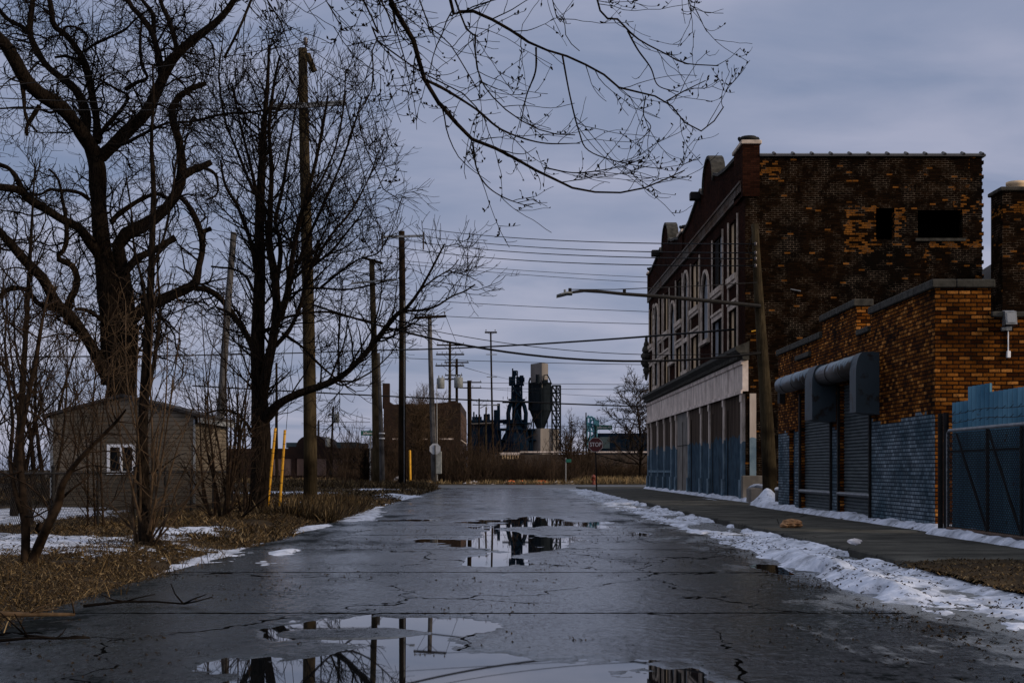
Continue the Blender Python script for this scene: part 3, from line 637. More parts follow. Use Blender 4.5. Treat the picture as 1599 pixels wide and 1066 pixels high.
# ------------------------------------------------------------------ rear chimney and outbuilding
ch = thing('chimney', (15.4, 42.4, 0), 'soot blackened brick chimney with a round tan clay pot beside the tall block', 'chimney')
k = MB(); wall(k, 'y', 42, 14.9, 16.1, 0, 9.5, [], .1); wall(k, 'x', 14.9, 42, 43, 0, 9.5, [], .1); wall(k, 'x', 16.1, 42, 43, 0, 9.5, [], .1); wall(k, 'y', 43, 14.9, 16.1, 0, 9.5, [], .1); k.build('stack', M['sidebrick'], ch)
k = MB(); k.bbox(14.82, 16.18, 41.92, 43.08, 9.5, 9.62, .02); k.build('cap', M['stone'], ch)
k = MB(); k.lathe((15.5, 42.5, 9.62), [(.28, 0), (.27, .12), (.31, .15), (.31, .24), (.24, .25)], 18); k.build('clay_pot', M['beigeboard'], ch, True)
ob = thing('outbuilding', (18, 50, 0), 'low dark brick outbuilding with a sloping roof behind the chimney', 'building')
k = MB(); k.box(16.62, 24, 46, 56, 0, 7.3); k.build('wall', M['sidebrick'], ob)
k = MB(); k.prism([(16.55, 7.3), (24.3, 7.3), (24.3, 9.4), (19.5, 9.4), (16.55, 7.5)], 45.8, 56.2, 'y'); k.build('roof', M['roof'], ob)

# ------------------------------------------------------------------ garage
GX, GY, GB = 7.67, 25.0, 39.2
ga = thing('brick_garage', (10, 32, 0), 'orange brick garage with blue painted lower wall and two roller shutters', 'building')
D1, D2, MD = (32.9, 36.2), (29.4, 32.05), (37.0, 37.72)
PR = [(GY, 4.42), (29.35, 4.42), (29.35, 4.08), (30.55, 4.08), (30.55, 4.74), (33.8, 4.74), (33.8, 4.36), (GB, 4.36)]
k = MB(); wall(k, 'x', GX, GY, GB, 0, 3.9, [(D1[0], D1[1], .1, 3.15), (D2[0], D2[1], .1, 3.1), (MD[0], MD[1], .1, 2.25)], .22)
k.prism([(GY+.3, 3.9)]+[(max(y, GY+.3), z) for y, z in PR]+[(GB, 3.9)], GX, GX+.3, 'x')
wall(k, 'y', GY, GX, 9.30, 0, 3.9, [], .2); k.box(GX, 8.66, GY, GY+.3, 3.9, 4.42)
k.add([(9.3, GY, 0), (17, GY, 0), (17, GY, 3.9), (9.3, GY, 3.9), (GX, GB, 0), (17, GB, 0), (17, GB, 3.9), (GX, GB, 3.9)], [(0, 1, 2, 3), (5, 4, 7, 6)])
k.add([(GX+.05, GY+.05, 3.85), (17, GY+.05, 3.85), (17, GB-.05, 3.85), (GX+.05, GB-.05, 3.85)], [(0, 1, 2, 3)])
k.build('wall', M['garagebrick'], ga)
k = MB()
for a, b, z in ((GY-.07, 29.35, 4.422), (30.5, 33.85, 4.742), (33.86, GB+.05, 4.362)):
    y = a
    while y < b-.05: e = min(y+1.15, b); k.bbox(GX-.07, GX+.36, y, e-.008, z, z+.15, .015); y = e
k.bbox(GX-.06, GX+.34, 29.4, 30.4, 4.082, 4.2, .015); k.bbox(GX-.09, GX+.2, 35.0, 36.6, 4.02, 4.14, .015)
k.bbox(GX+.362, 8.72, GY-.07, GY+.36, 4.422, 4.57, .015); k.bbox(8.67, 17, GY-.06, GY+.3, 3.902, 4.0, .015)
k.build('coping', M['stone'], ga)
k = MB(); k.box(7.98, 8.02, 25.4, 39.0, .1, 3.8); k.build('dark_interior', M['black'], ga)
for a, b, zt in ((*D1, 3.15), (*D2, 3.1)):
    k = MB(); n = int((zt-.1)/.075); pz = []
    for i in range(n+1):
        z = .13+i*.075; pz += [(GX+.10, z), (GX+.085, z+.02), (GX+.085, z+.045), (GX+.115, z+.065)]
    v = [(x, y, z) for y in (a+.02, b-.02) for x, z in pz]; nn = len(pz)
    k.add(v, [(i, i+1, nn+i+1, nn+i) for i in range(nn-1)]); o = k.build('roller_shutter', M['shutter'], ga)
    h = MB(); h.cyl((GX-.02, a-.08, .66), (GX-.02, b+.08, .66), .045, sides=8); h.box(GX-.02, GX+.09, a+.2, a+.25, .64, .68); h.box(GX-.02, GX+.09, b-.25, b-.2, .64, .68); h.build('lift_bar', M['steel'], o)
    gd = MB(); gd.box(GX-.05, GX+.10, a-.10, a-.001, .1, zt); gd.box(GX-.05, GX+.10, b+.001, b+.10, .1, zt); gd.build('guide_rail', M['darksteel'], ga)
k = MB(); k.box(GX+.12, GX+.16, MD[0], MD[1], .1, 2.25); o = k.build('side_door', M['panel'], ga)
h = MB(); h.box(GX+.08, GX+.12, MD[0]+.1, MD[0]+.14, 1.0, 1.1); h.build('handle', M['steel'], o)
def hoodbox(y0, y1, z0, z1, w):
    pts = [(GX-.002, z0), (GX-w, z0+.05)]+[(GX-w*(.66+.34*math.cos(t)), z1-.42+.42*math.sin(t)) for t in np.linspace(0, math.pi/2, 7)]+[(GX-.002, z1)]
    q = MB(); q.prism(pts, y0, y1, 'y'); e = MB()
    return q
hoodbox(32.42, 33.2, 2.3, 3.62, .55).build('shutter_hood', M['hood'], ga); hoodbox(28.68, 29.2, 2.32, 3.60, .48).build('shutter_hood', M['hood'], ga)
k = MB(); k.cyl((GX-.26, 33.21, 3.42), (GX-.26, 37.3, 3.42), .22, sides=20); [k.cyl((GX-.26, y, 3.42), (GX-.26, y+.05, 3.42), .232, sides=20) for y in (33.9, 35.2, 36.5)]; k.build('shutter_drum', M['drum'], ga, True)
k = MB(); k.cyl((GX-.26, 29.21, 3.36), (GX-.26, 32.41, 3.36), .235, sides=20); [k.cyl((GX-.26, y, 3.36), (GX-.26, y+.05, 3.36), .247, sides=20) for y in (30.2, 31.4)]; k.build('shutter_drum', M['drum'], ga, True)
k = MB(); k.box(GX-.16, GX, 38.2, 38.5, 3.0, 3.35); k.build('bracket', M['darksteel'], ga)
fl = thing('floodlight', (8.97, 24.9, 3.8), 'small square grey floodlight fixed high on the front of the orange garage', 'light')
k = MB(); k.prism([(24.80, 3.76), (24.995, 3.74), (24.995, 4.02), (24.84, 3.99)], 8.86, 9.06, 'x'); k.build('lamp_body', M['steel'], fl)
k = MB(); k.prism([(24.792, 3.79), (24.80, 3.79), (24.835, 3.96), (24.827, 3.96)], 8.885, 9.035, 'x'); k.build('lens', M['greyboard'], fl)
k = MB(); k.box(8.90, 9.0, 24.9, 24.998, 3.66, 3.73); k.cyl((8.82, 24.92, 3.68), (8.90, 24.92, 3.69), .035, sides=8); k.build('bracket', M['steel'], fl)
k = MB(); k.cyl((8.96, 24.975, 3.3), (8.96, 24.975, 3.66), .012, sides=6); k.bbox(8.93, 8.99, 24.93, 24.998, 3.18, 3.3, .006); k.build('junction_box', M['paint_white'], fl)

# ------------------------------------------------------------------ blue sheet fence, gate and barbed wire
fe = thing('sheet_fence', (7.55, 21, 0), 'fence of uneven blue corrugated metal sheets beside the orange garage', 'fence')
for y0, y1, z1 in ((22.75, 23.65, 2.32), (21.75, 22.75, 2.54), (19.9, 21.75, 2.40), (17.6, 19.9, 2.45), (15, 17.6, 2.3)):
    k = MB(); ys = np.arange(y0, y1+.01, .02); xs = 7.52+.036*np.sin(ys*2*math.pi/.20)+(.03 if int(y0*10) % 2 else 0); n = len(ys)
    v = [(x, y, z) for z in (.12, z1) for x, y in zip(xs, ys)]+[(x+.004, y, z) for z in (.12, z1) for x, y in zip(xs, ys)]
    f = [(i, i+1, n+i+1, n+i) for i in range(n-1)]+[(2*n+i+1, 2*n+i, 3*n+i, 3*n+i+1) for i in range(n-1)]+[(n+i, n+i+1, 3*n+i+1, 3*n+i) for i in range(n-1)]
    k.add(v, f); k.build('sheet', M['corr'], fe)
k = MB()
for y in (23.6, 22.6, 19.9, 17.6): k.box(7.60, 7.68, y-.04, y+.04, 0, 2.2)
k.build('post', M['rust'], fe)
def chain(mb, pt, u0, u1, z0, z1, d, r):
    n = int((u1-u0+z1-z0)/d)+1; H = z1-z0
    for i in range(n):
        a = u0-H+i*d
        for s in (0, 1):
            p = (a, z0 if not s else z1); q = (a+H, z1 if not s else z0)
            if q[0] <= u0 or p[0] >= u1: continue
            def at(u): t = (u-p[0])/H; return (u, p[1]+(q[1]-p[1])*t)
            mb.tube([pt(*at(max(p[0], u0))), pt(*at(min(q[0], u1)))], r, 3, False)
gt = thing('chain_link_gate', (7.33, 21, 0), 'wide chain link gate on a pale pipe frame before the blue metal sheets', 'gate')
k = MB(); X0 = 7.33
k.tube([(X0, 23.2, .22), (X0, 23.2, 1.80), (X0, 23.1, 1.84), (X0, 14, 1.84)], .03, 8); k.build('frame', M['steel'], gt)
k = MB(); k.cyl((X0, 23.2, .24), (X0, 14, .24), .032); k.build('bottom_rail', M['rust'], gt)
k = MB()
for y in (21.3, 19.9, 18.2): k.cyl((X0, y, .24), (X0, y, 1.82), .028)
for a, b in ((21.25, 19.95), (22.75, 21.35), (19.8, 18.3)): k.cyl((X0, a, 1.78), (X0, b, .30), .02)
k.cyl((X0, 23.2, 1.5), (X0, 14, 1.5), .018); k.build('brace', M['darksteel'], gt)
k = MB(); chain(k, lambda u, z: (X0-.02, u, z), 14, 23.2, .26, 1.8, .07, .0055); k.build('wire_mesh', M['darksteel'], gt)
k = MB()
for y in (23.45, 23.75): k.cyl((X0+.05, y, .05), (X0+.05, y, 2.15), .045)
k.build('gate_post', M['darksteel'], gt)
bw = MB()
for z in (1.98, 2.12):
    ys = np.linspace(23.75, 14, 60); bw.tube(np.stack((0*ys+X0+.06, ys, z+.02*np.sin(ys*2.1)), -1), .005, 4)
    for y in ys[::2]: bw.tube([(X0+.03, y, z-.02), (X0+.09, y+.01, z+.03)], .004, 3); bw.tube([(X0+.06, y-.03, z+.02), (X0+.06, y+.03, z-.01)], .004, 3)
bw.build('barbed_wire', M['darksteel'], gt)

# ------------------------------------------------------------------ shed
sh = thing('wooden_shed', (-10.5, 41, 0), 'tan lap sided shed with gable roof and white window behind bare trees', 'shed')
SX0, SX1, SY0, SY1 = -12.5, -8.54, 39.0, 43.6
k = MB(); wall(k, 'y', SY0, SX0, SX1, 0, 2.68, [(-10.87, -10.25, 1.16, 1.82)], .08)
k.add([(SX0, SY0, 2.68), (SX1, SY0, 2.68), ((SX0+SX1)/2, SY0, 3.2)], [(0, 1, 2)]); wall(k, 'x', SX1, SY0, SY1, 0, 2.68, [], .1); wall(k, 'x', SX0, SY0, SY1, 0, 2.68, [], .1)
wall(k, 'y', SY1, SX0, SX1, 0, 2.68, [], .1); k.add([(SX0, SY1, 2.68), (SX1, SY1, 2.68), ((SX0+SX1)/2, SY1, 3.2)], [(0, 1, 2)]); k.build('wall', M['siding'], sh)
k = MB(); cxx = (SX0+SX1)/2
for s in (-1, 1):
    e = cxx+s*2.2; k.prism([(cxx, 3.21), (e, 2.64), (e, 2.72), (cxx, 3.29)], SY0-.15, SY1+.15, 'y')
k.build('roof', M['roof'], sh)
k = MB(); k.box(SX1+.12, SX1+.2, SY0-.13, SY1+.13, 2.50, 2.635); k.box(SX1-.02, SX1+.025, SY0-.025, SY0+.06, 0, 2.6); k.box(SX0-.025, SX0+.06, SY0-.025, SY0+.06, 0, 2.6); k.build('fascia', M['greyboard'], sh)
k = MB(); y0, y1 = SY0-.03, SY0+.05
k.box(-10.95, -10.17, y0, y1, 1.82, 1.90); k.box(-10.95, -10.17, y0-.02, y1, 1.07, 1.16); k.box(-10.95, -10.87, y0, y1, 1.162, 1.818); k.box(-10.25, -10.17, y0, y1, 1.162, 1.818); k.box(-10.59, -10.53, y0, y1, 1.162, 1.818)
o = k.build('window', M['paint_white'], sh); q = MB(); q.box(-10.86, -10.26, SY0+.06, SY0+.075, 1.165, 1.815); q.build('pane', M['glass'], o)
# chain link fence in front of the shed
cf = thing('chain_link_fence', (-7.5, 26, 0), 'low chain link fence on dark posts in front of the tan shed', 'fence')
for y in np.arange(15.7, 41, 2.6):
    k = MB(); z = vz(-7.5, y); k.cyl((-7.5, y, z-.2), (-7.5, y, z+1.06), .03, sides=8); k.blob((-7.5, y, z+1.09), (.04, .04, .04), random.Random(1), .05, 6, 4); k.build('post', M['darksteel'], cf)
k = MB(); k.cyl((-7.5, 15.7, 1.14), (-7.5, 39.2, 1.14), .02, sides=6); k.build('top_rail', M['darksteel'], cf)
k = MB(); chain(k, lambda u, z: (-7.53, u, z), 15.7, 39.2, .12, 1.13, .085, .0035)
for y in np.arange(15.8, 39.2, .06): k.tube([(-7.53, y, 1.12), (-7.53, y+.02, 1.19)], .004, 3, False)
k.build('wire_mesh', M['darksteel'], cf)
# ------------------------------------------------------------------ utility poles
def pole(label, top, base, Y, d0, d1, mat='pole', name='utility_pole', z0=None):
    a = P(*top, Y); b = P(*base, Y); s = Y/F
    if z0 is not None: b[2] = z0
    t = thing(name, tuple(b), label, 'pole' if name == 'utility_pole' else name.replace('_', ' '))
    k = MB(); n = 9; f = np.linspace(0, 1, n)[:, None]; pts = b+(a-b)*f; pts[:, 0] += .03*np.sin(f[:, 0]*5+Y); pts[0, 2] -= .3
    k.tube(pts, np.linspace(d1*s/2, d0*s/2, n), 14); k.build('shaft', M[mat], t, True); return t
def arm(t, l, r, Y, h=.12, mat='pole', ins=(), brace=True, dy=-.2, inside=None):
    a = P(*l, Y); b = P(*r, Y); a[1] += dy; b[1] += dy; k = MB(); q = (b-a)/np.linalg.norm(b-a); o = np.array((0, h/2*.8, 0)); u = np.array((0, 0, h/2))
    v = [p+i*o+j*u for p in (a, b) for i, j in ((-1, -1), (1, -1), (1, 1), (-1, 1))]
    k.add(v, [(0, 1, 2, 3), (7, 6, 5, 4), (0, 4, 5, 1), (1, 5, 6, 2), (2, 6, 7, 3), (3, 7, 4, 0)])
    if brace:
        c = (a+b)/2; w = np.linalg.norm(b-a)*.22
        for s in (-1, 1): k.tube([c+s*w*q-u, c-np.array((0, 0, w*1.05))], .022, 4)
    o = k.build('crossarm', M[mat], t)
    if ins:
        for f in ins:
            p = a+(b-a)*f; s = h*.45; k = MB()
            k.lathe(p+u, [(s*.25, 0), (s*.25, s*1.2), (s*.8, s*1.3), (s*.8, s*1.7), (s*.4, s*1.8), (s*.75, s*2.1), (s*.6, s*2.7), (s*.2, s*2.9)], 8)
            k.build('insulator', M['porcelain'], o, True)
    return o
def tank(t, c, Y, r, h, mat='tank'):
    p = P(*c, Y); k = MB(); k.lathe(p-np.array((0, 0, h/2)), [(r*.85, 0), (r, .05), (r, h*.9), (r*.9, h*.96), (r*.3, h)], 16)
    for s in (-1, 1): k.lathe(p+np.array((s*r*.45, 0, h/2-.04)), [(.06, 0), (.09, .08), (.05, .12), (.08, .2), (.03, .3)], 8)
    return k.build('transformer', M[mat], t, True)

pA = pole('tall weathered wooden pole beside the yellow guards, largest pole on the left verge', (474, 76), (485, 792), 44, 14, 22)
arm(pA, (428, 171), (541, 163), 44, .15, 'steel', (.98, .02), False)
k = MB(); p = P(477, 76, 44); k.lathe(p, [(.02, 0), (.02, .10), (.09, .12), (.05, .17), (.1, .2), (.05, .25), (.09, .28), (.03, .36)], 8); k.build('insulator', M['porcelain'], pA, True)
k = MB(); k.tube([P(480, 84, 43.75), P(491, 112, 43.75)], .09, 4); k.build('cutout', M['pole'], pA)
pB = pole('dark straight wooden pole with one steel crossarm, right of the three roadside poles', (627, 361), (629, 764), 86, 9.5, 12.5, 'poledark')
arm(pB, (595, 371), (663, 369), 86, .13, 'steel', (.02, .35, .98), False)
for x in (597, 661): k = MB(); k.tube([P(x, 362, 85.7), P(x, 390, 85.7)], .05, 5); k.build('hanger', M['porcelain'], pB)
k = MB(); k.tube([P(631, 470, 85.8), P(631, 760, 85.8)], .02, 4); k.build('conduit', M['steel'], pB)
k = MB(); k.tube([P(632, 523, 85.8), P(641, 521, 85.8)], .03, 6); k.bbox(*(lambda q: (q[0]-.1, q[0]+.22, 85.6, 85.9, q[2]-.06, q[2]+.05))(P(642, 521, 85.8)), .02); k.build('small_lamp', M['steel'], pB)
pC = pole('slim brown pole with tilted top arm, left of the three roadside poles', (581, 405), (588, 764), 87, 8.5, 11.5)
arm(pC, (549, 443), (619, 437), 87, .12, 'steel', (.03, .55, .9), False); arm(pC, (567, 403), (598, 412), 87, .16, 'pole', (.1,), False)
pC2 = pole('short grey pole with white bands standing close behind a slim brown pole', (591, 551), (597, 762), 88, 6, 8.5, 'polegrey')
for y in (677, 685): k = MB(); k.lathe(P(596, y, 88), [(.20, 0), (.20, .07)], 12); k.build('band', M['paint_white'], pC2)
pD = pole('pale grey pole with single wooden crossarm across the far junction', (671, 492), (678, 757), 114, 6.5, 10, 'polegrey')
arm(pD, (646, 497), (697, 494), 114, .2, 'poledark', (.04, .2, .35, .62, .95)); 
k = MB(); p = P(686, 722, 113.6); k.bbox(p[0]-.25, p[0]+.2, 113.2, 113.6, p[2]-.9, p[2]+.9, .03); k.build('meter_box', M['tank'], pD)
k = MB(); k.tube([P(682, 600, 113.7), P(683, 750, 113.7)], .035, 6); k.build('conduit', M['steel'], pD)
pE = pole('brown pole with three stacked crossarms, nearest the far brick building', (703, 535), (700, 748), 150, 4, 5, 'pole', z0=-.05)
for (y, l, r) in ((539, 682, 726), (553.5, 681, 725), (571, 680, 725)): arm(pE, (l, y), (r, y), 150, .16, 'poledark', (.04, .22, .38, .7, .95))
tank(pE, (688, 598), 149.6, .42, 1.15)
pF = pole('dark pole carrying a white can transformer beside the far brick building', (713, 560), (715, 748), 165, 4, 5, 'poledark', z0=-.05)
for (y, l, r) in ((566, 694, 732), (586, 695, 722), (592, 693, 710)): arm(pF, (l, y), (r, y), 165, .15, 'poledark', (.04, .4, .95))
tank(pF, (716, 597), 164.5, .52, 1.3)
pG = pole('thick dark pole with two short crossarms against the sky, right of the white can transformer', (733, 594), (733, 746), 175, 6.5, 7, 'poledark', z0=-.05)
arm(pG, (718, 597), (752, 597), 175, .15, 'poledark', (.55, .95), False); arm(pG, (718, 605.5), (752, 605.5), 175, .15, 'poledark', (.6, .95), False)
pH = pole('thin dark pole with a curved lamp arm in front of the mill', (748, 622), (747, 746), 205, 2.4, 2.6, 'poledark', z0=-.05)
arm(pH, (736, 625), (763, 626), 205, .15, 'poledark', (.04, .95)); arm(pH, (738, 632), (760, 632), 205, .12, 'poledark', (.1,), False)
k = MB(); k.tube([P(750, 637, 205), P(757, 633, 205), P(765, 632, 205), P(774, 632, 205)], .07, 6); k.bbox(*(lambda q: (q[0]-.4, q[0]+.5, 204.8, 205.2, q[2]-.12, q[2]+.08))(P(773, 632, 205)), .03); k.build('lamp_arm', M['steel'], pH)
pI = pole('very tall slender transmission pole with three crossarms left of the blast furnace', (766, 518), (771, 742), 260, 2.6, 3.6, 'poledark', z0=-.05)
arm(pI, (757, 519), (776, 519), 260, .3, 'poledark', (.1, .85)); arm(pI, (759, 553.5), (776, 553.5), 260, .14, 'steel', (), False); arm(pI, (760, 588.5), (776, 588.5), 260, .14, 'steel', (), False)
pJ = pole('short tan wooden pole right of the thin lamp pole near the junction', (759, 635), (759, 752), 140, 2.6, 3, 'pole', z0=-.02)
pK = pole('distant pole with two can transformers before the low red building', (520, 634), (516, 747), 148, 3, 3.6, 'poledark', z0=-.05)
arm(pK, (513, 648), (530, 647), 148, .12, 'pole', (.1,), False); tank(pK, (525, 653), 147.6, .3, .95); tank(pK, (512, 691), 147.6, .26, .85)
k = MB(); k.tube([P(527, 660, 147.8), P(531, 670, 147.8), P(530, 678, 147.8), P(522, 688, 147.8)], .03, 5); k.tube([P(516.8, 734, 147.7), P(516.8, 741, 147.7)], .14, 8); k.build('cable_loop', M['wire'], pK)
pL = pole('thin dark pole right of the leafless tree trunk by the yellow guards', (431, 566), (433, 757), 110, 3.4, 5.5, 'poledark', z0=0)
pM = pole('leaning cut off grey pole without wires, standing right of the tan shed', (364, 363), (337, 800), 46, 9, 14, 'polegrey', z0=.1)
pN = pole('leaning street pole carrying the lamp arm beside the tall brick block', (1180, 350), (1203, 787), 44.3, 11, 24, 'pole')
k = MB(); a = P(1187, 478, 44.1); pts = [a, P(1120, 471, 43.6), P(1040, 463.5, 43), P(975, 459, 42.6), P(940, 455.5, 42.4), P(912, 454, 42.3), P(893, 456.5, 42.2)]
k.tube(pts, np.linspace(.065, .04, 7), 8); k.tube([P(890, 452, 42.2), P(960, 452, 42.5), P(1100, 446, 43.4), P(1183, 441, 44.0)], .014, 5); k.tube([P(975, 452, 42.6), P(975, 460, 42.6)], .05, 6); k.tube([P(890, 450, 42.2), P(890, 456, 42.2)], .05, 6)
o = k.build('lamp_arm', M['darksteel'], pN)
k = MB(); c = P(882, 458, 42.2)
k.add([(c[0]+x*.25, c[1]+y*.13, c[2]+z) for x, z, w in ((-1, -.035, .5), (-.5, 0, 1), (.3, .05, 1), (.9, .045, .7)) for y, zz in ((-w, 0), (w, 0)) for z in (z-.01, z-.05)], [(i*4+a, i*4+b, (i+1)*4+b, (i+1)*4+a) for i in range(3) for a, b in ((0, 1), (1, 3), (3, 2), (2, 0))]+[(0, 2, 3, 1), (12, 13, 15, 14)])
k.lathe(c+np.array((0, 0, .04)), [(.035, 0), (.035, .07), (.02, .08)], 8); k.build('lamp_head', M['tank'], o)
for y in (381, 395, 404, 415): k = MB(); k.lathe(P(1180, y, 43.95), [(.02, -.06), (.05, -.03), (.03, 0), (.05, .03), (.02, .06)], 8); k.build('insulator', M['porcelain'], pN, True)
k = MB(); k.tube([P(1175, 365, 44), P(1168, 390, 44), P(1172, 402, 44), P(1180, 408, 44)], .01, 4); k.build('jumper_wire', M['wire'], pN)

# ------------------------------------------------------------------ overhead wires, one thing each
def wire(label, a, b, sag, r, grp, n=24):
    a = P(*a) if len(a) == 3 else a; b = P(*b); t = np.linspace(0, 1, n)[:, None]
    p = a+(b-a)*t; p[:, 2] -= (4*sag*t*(1-t))[:, 0]
    k = MB(); k.tube(p, r, 5); return tag(k.build('overhead_wire', M['wire'], None, True), label, 'wire', grp)
g1 = 'thin wires from the dark pole to the lamp pole'
wire('topmost thin wire running right from the dark steel crossarm pole to the lamp pole', (661, 357, 86), (1180, 381, 44), .25, .020, g1)
wire('second thin wire down between the dark steel crossarm pole and the lamp pole', (663, 369, 86), (1180, 395, 44), .25, .020, g1)
wire('third thin wire down between the dark steel crossarm pole and the lamp pole', (618, 373, 86), (1180, 404, 44), .3, .020, g1)
wire('lowest of four thin wires between the dark steel crossarm pole and the lamp pole', (597, 382, 86), (1180, 415, 44), .35, .020, g1)
wire('wire from dark steel crossarm pole back to the crossarm of the tall weathered pole', (597, 366, 86), (539, 158, 44), .3, .02, 'wires along the left poles')
wire('wire from the tall weathered pole crossing the upper limbs of the big tree', (430, 165, 44), (-30, 168, 30), .1, .012, 'wires among the big tree limbs')
wire('wire leaving the crossarm end of the tall weathered pole toward the big tree', (538, 160, 44), (-30, 152, 30), .1, .012, 'wires among the big tree limbs')
wire('wire from the top insulator of the tall weathered pole through the big tree', (477, 66, 44), (-30, 138, 30), .1, .012, 'wires among the big tree limbs')
g2 = 'faint wires crossing the sky along the far street'
wire('faint upper wire high over the far street, reaching the tall block below its urn', (619, 406, 98), (1230, 438, 98), .3, .018, g2)
wire('faint lower wire of the pair high over the far street near the tall block top', (619, 411, 99), (1230, 448, 99), .3, .018, g2)
wire('single faint wire just above the level of the pale grey pole top', (560, 462, 110), (1200, 492, 110), .2, .024, g2)
wire('thin wire leaving the crossarm of the pale grey pole to the right', (648, 491, 114), (1200, 508, 114), .2, .026, g2)
wire('thin wire crossing just above the silo tower top', (560, 556, 120), (1180, 570, 120), .2, .026, g2)
wire('upper of two level wires passing in front of the silo drum', (736, 597, 175), (1180, 600, 130), .1, .030, g2)
wire('lower of two level wires passing in front of the silo drum', (720, 605, 175), (1180, 608, 130), .1, .030, g2)
wire('thin far wire passing beside the silo cone toward the bare tree', (640, 660, 170), (1150, 668, 150), .1, .026, g2)
wire('faint wire just below the level pair behind the silo drum', (752, 606, 175), (1100, 622, 170), .3, .022, g2)
wire('thin wire sloping from three crossarm pole down to the furnace top', (724, 573, 150), (812, 595, 420), .2, .03, g2)
g3 = 'thick cables over the street'
wire('thick twisted cable sagging from the tall weathered pole to the lamp pole', (484, 474, 43.9), (1188, 551, 44.1), .85, .035, g3)
wire('thin wire riding above the thick twisted cable over the street', (484, 468, 43.9), (1188, 549, 44.1), .66, .012, g3)
wire('thick cable rising rightward across the street to the tall brick block wall', (585, 547, 86.8), (1150, 514, 50.2), .15, .042, g3)
wire('thick cable running left from the slim brown pole behind the big tree', (585, 547, 87), (-20, 557, 62), .1, .035, g3)
wire('low thick cable crossing the street in front of the furnace', (300, 602, 96), (1180, 640, 96), .15, .050, g3)
g4 = 'slack service wires in the distance'
wire('service wire from the distant transformer pole toward the brick building', (523, 636, 148), (578, 654, 150), .15, .025, g4)
wire('level wire from the distant transformer pole to the brick building', (497, 657, 148), (578, 659, 150), .05, .03, g4)
wire('lower slack wire from the distant transformer pole to the brick building', (497, 664, 148), (578, 668, 150), .05, .02, g4)
wire('slack wire between the three crossarm pole and the pale grey pole', (684, 540, 150), (650, 496, 114), .2, .02, g4)
wire('slack wire from the grey pole crossarm down to the right crossarm tip', (696, 493, 114), (722, 553, 150), .2, .02, g4)
wire('guy wire running down from the tall weathered pole to the left yellow guard', (479, 200, 44), (419, 795, 38), 0, .008, 'guy wires of the tall weathered pole')
wire('guy wire running down from the tall weathered pole to the right yellow guard', (481, 260, 44), (436, 800, 38), 0, .008, 'guy wires of the tall weathered pole')

# ------------------------------------------------------------------ yellow guy guards
for (t_, b_, lb) in (((430, 668), (418, 791), 'left of two leaning yellow guy wire guards beside the bare tree trunk'), ((445, 671), (436, 803), 'right of two leaning yellow guy wire guards beside the tall weathered pole')):
    a, b = P(*t_, 38), P(*b_, 38); t = thing('guy_wire_guard', tuple(b), lb, 'guard', 'yellow guy wire guards')
    k = MB(); k.tube(b+(a-b)*np.linspace(0, 1, 8)[:, None], .036, 10); k.build('sleeve', M['yellow'], t, True)
    for f in (.06, .22, .37, .52, .68, .83, .95): c = b+(a-b)*f; k = MB(); k.tube([c, c+(a-b)/np.linalg.norm(a-b)*.012], .038, 10); k.build('clip', M['darksteel'], t)

# ------------------------------------------------------------------ signs, hydrant
def text_mesh(s, h, loc, parent, mat, name='lettering', ext=.004, sx=1.0):
    c = bpy.data.curves.new('t', 'FONT'); c.body = s; c.size = h; c.align_x = 'CENTER'; c.align_y = 'CENTER'; c.extrude = ext; c.offset = .004 if h > .2 else .001
    o = bpy.data.objects.new('t', c); COL.objects.link(o); bpy.context.view_layer.update()
    me = bpy.data.meshes.new_from_object(o.evaluated_get(bpy.context.evaluated_depsgraph_get())); bpy.data.objects.remove(o)
    v = np.empty(len(me.vertices)*3, np.float32); me.vertices.foreach_get('co', v); v = v.reshape(-1, 3)
    v = np.stack((v[:, 0]*sx, -v[:, 2], v[:, 1]), -1); og = np.array(origin(parent)); v = v+np.array(loc)-og
    me.vertices.foreach_set('co', v.astype(np.float32).ravel()); me.materials.clear(); me.materials.append(M[mat]); me.name = name
    q = bpy.data.objects.new(name, me); COL.objects.link(q); q.parent = parent; return q
def octa(c, r): return [(c[0]+r*math.cos(math.pi/8+k*math.pi/4), c[2]+r*math.sin(math.pi/8+k*math.pi/4)) for k in range(8)]
Ys = 73.0; b = P(932, 769, Ys); st = thing('stop_sign', (b[0], b[1], 0), 'dark red octagonal stop sign with a green street sign above on a thin post', 'street sign')
c = P(930, 694, Ys); tpp = P(929, 662, Ys)
k = MB(); k.tube([(b[0], Ys+.05, -.1), (c[0], Ys+.05, c[2]), (tpp[0], Ys+.05, tpp[2])], .036, 8); k.build('post', M['darksteel'], st)
k = MB(); k.prism(octa(c, .40), Ys-.012, Ys, 'y'); pl = k.build('sign_plate', M['lettering'], st)
k = MB(); k.prism(octa(c, .382), Ys-.016, Ys-.013, 'y'); k.build('red_face', M['signred'], pl)
text_mesh('STOP', .30, (c[0], Ys-.02, c[2]), pl, 'lettering', sx=.84)
c2 = P(943, 667, Ys); k = MB(); k.bbox(c2[0]-.43, c2[0]+.43, Ys-.035, Ys-.02, c2[2]-.115, c2[2]+.115, .004); o = k.build('street_name_plate', M['signgreen'], st)
text_mesh('Jefferson W', .17, (c2[0], Ys-.039, c2[2]), o, 'lettering', sx=.9)
bb = P(680, 756, 113); sb = thing('stop_sign', (bb[0], 113, 0), 'grey back of an octagonal sign on a thin post before the grey pole', 'street sign')
c = P(679.3, 700.5, 112.8); k = MB(); k.prism(octa(c, .47), 112.8, 112.815, 'y'); k.build('sign_plate', M['signback'], sb)
k = MB(); k.tube([(bb[0], 112.74, -.1), (c[0], 112.74, c[2]+.3)], .04, 8); k.build('post', M['darksteel'], sb)
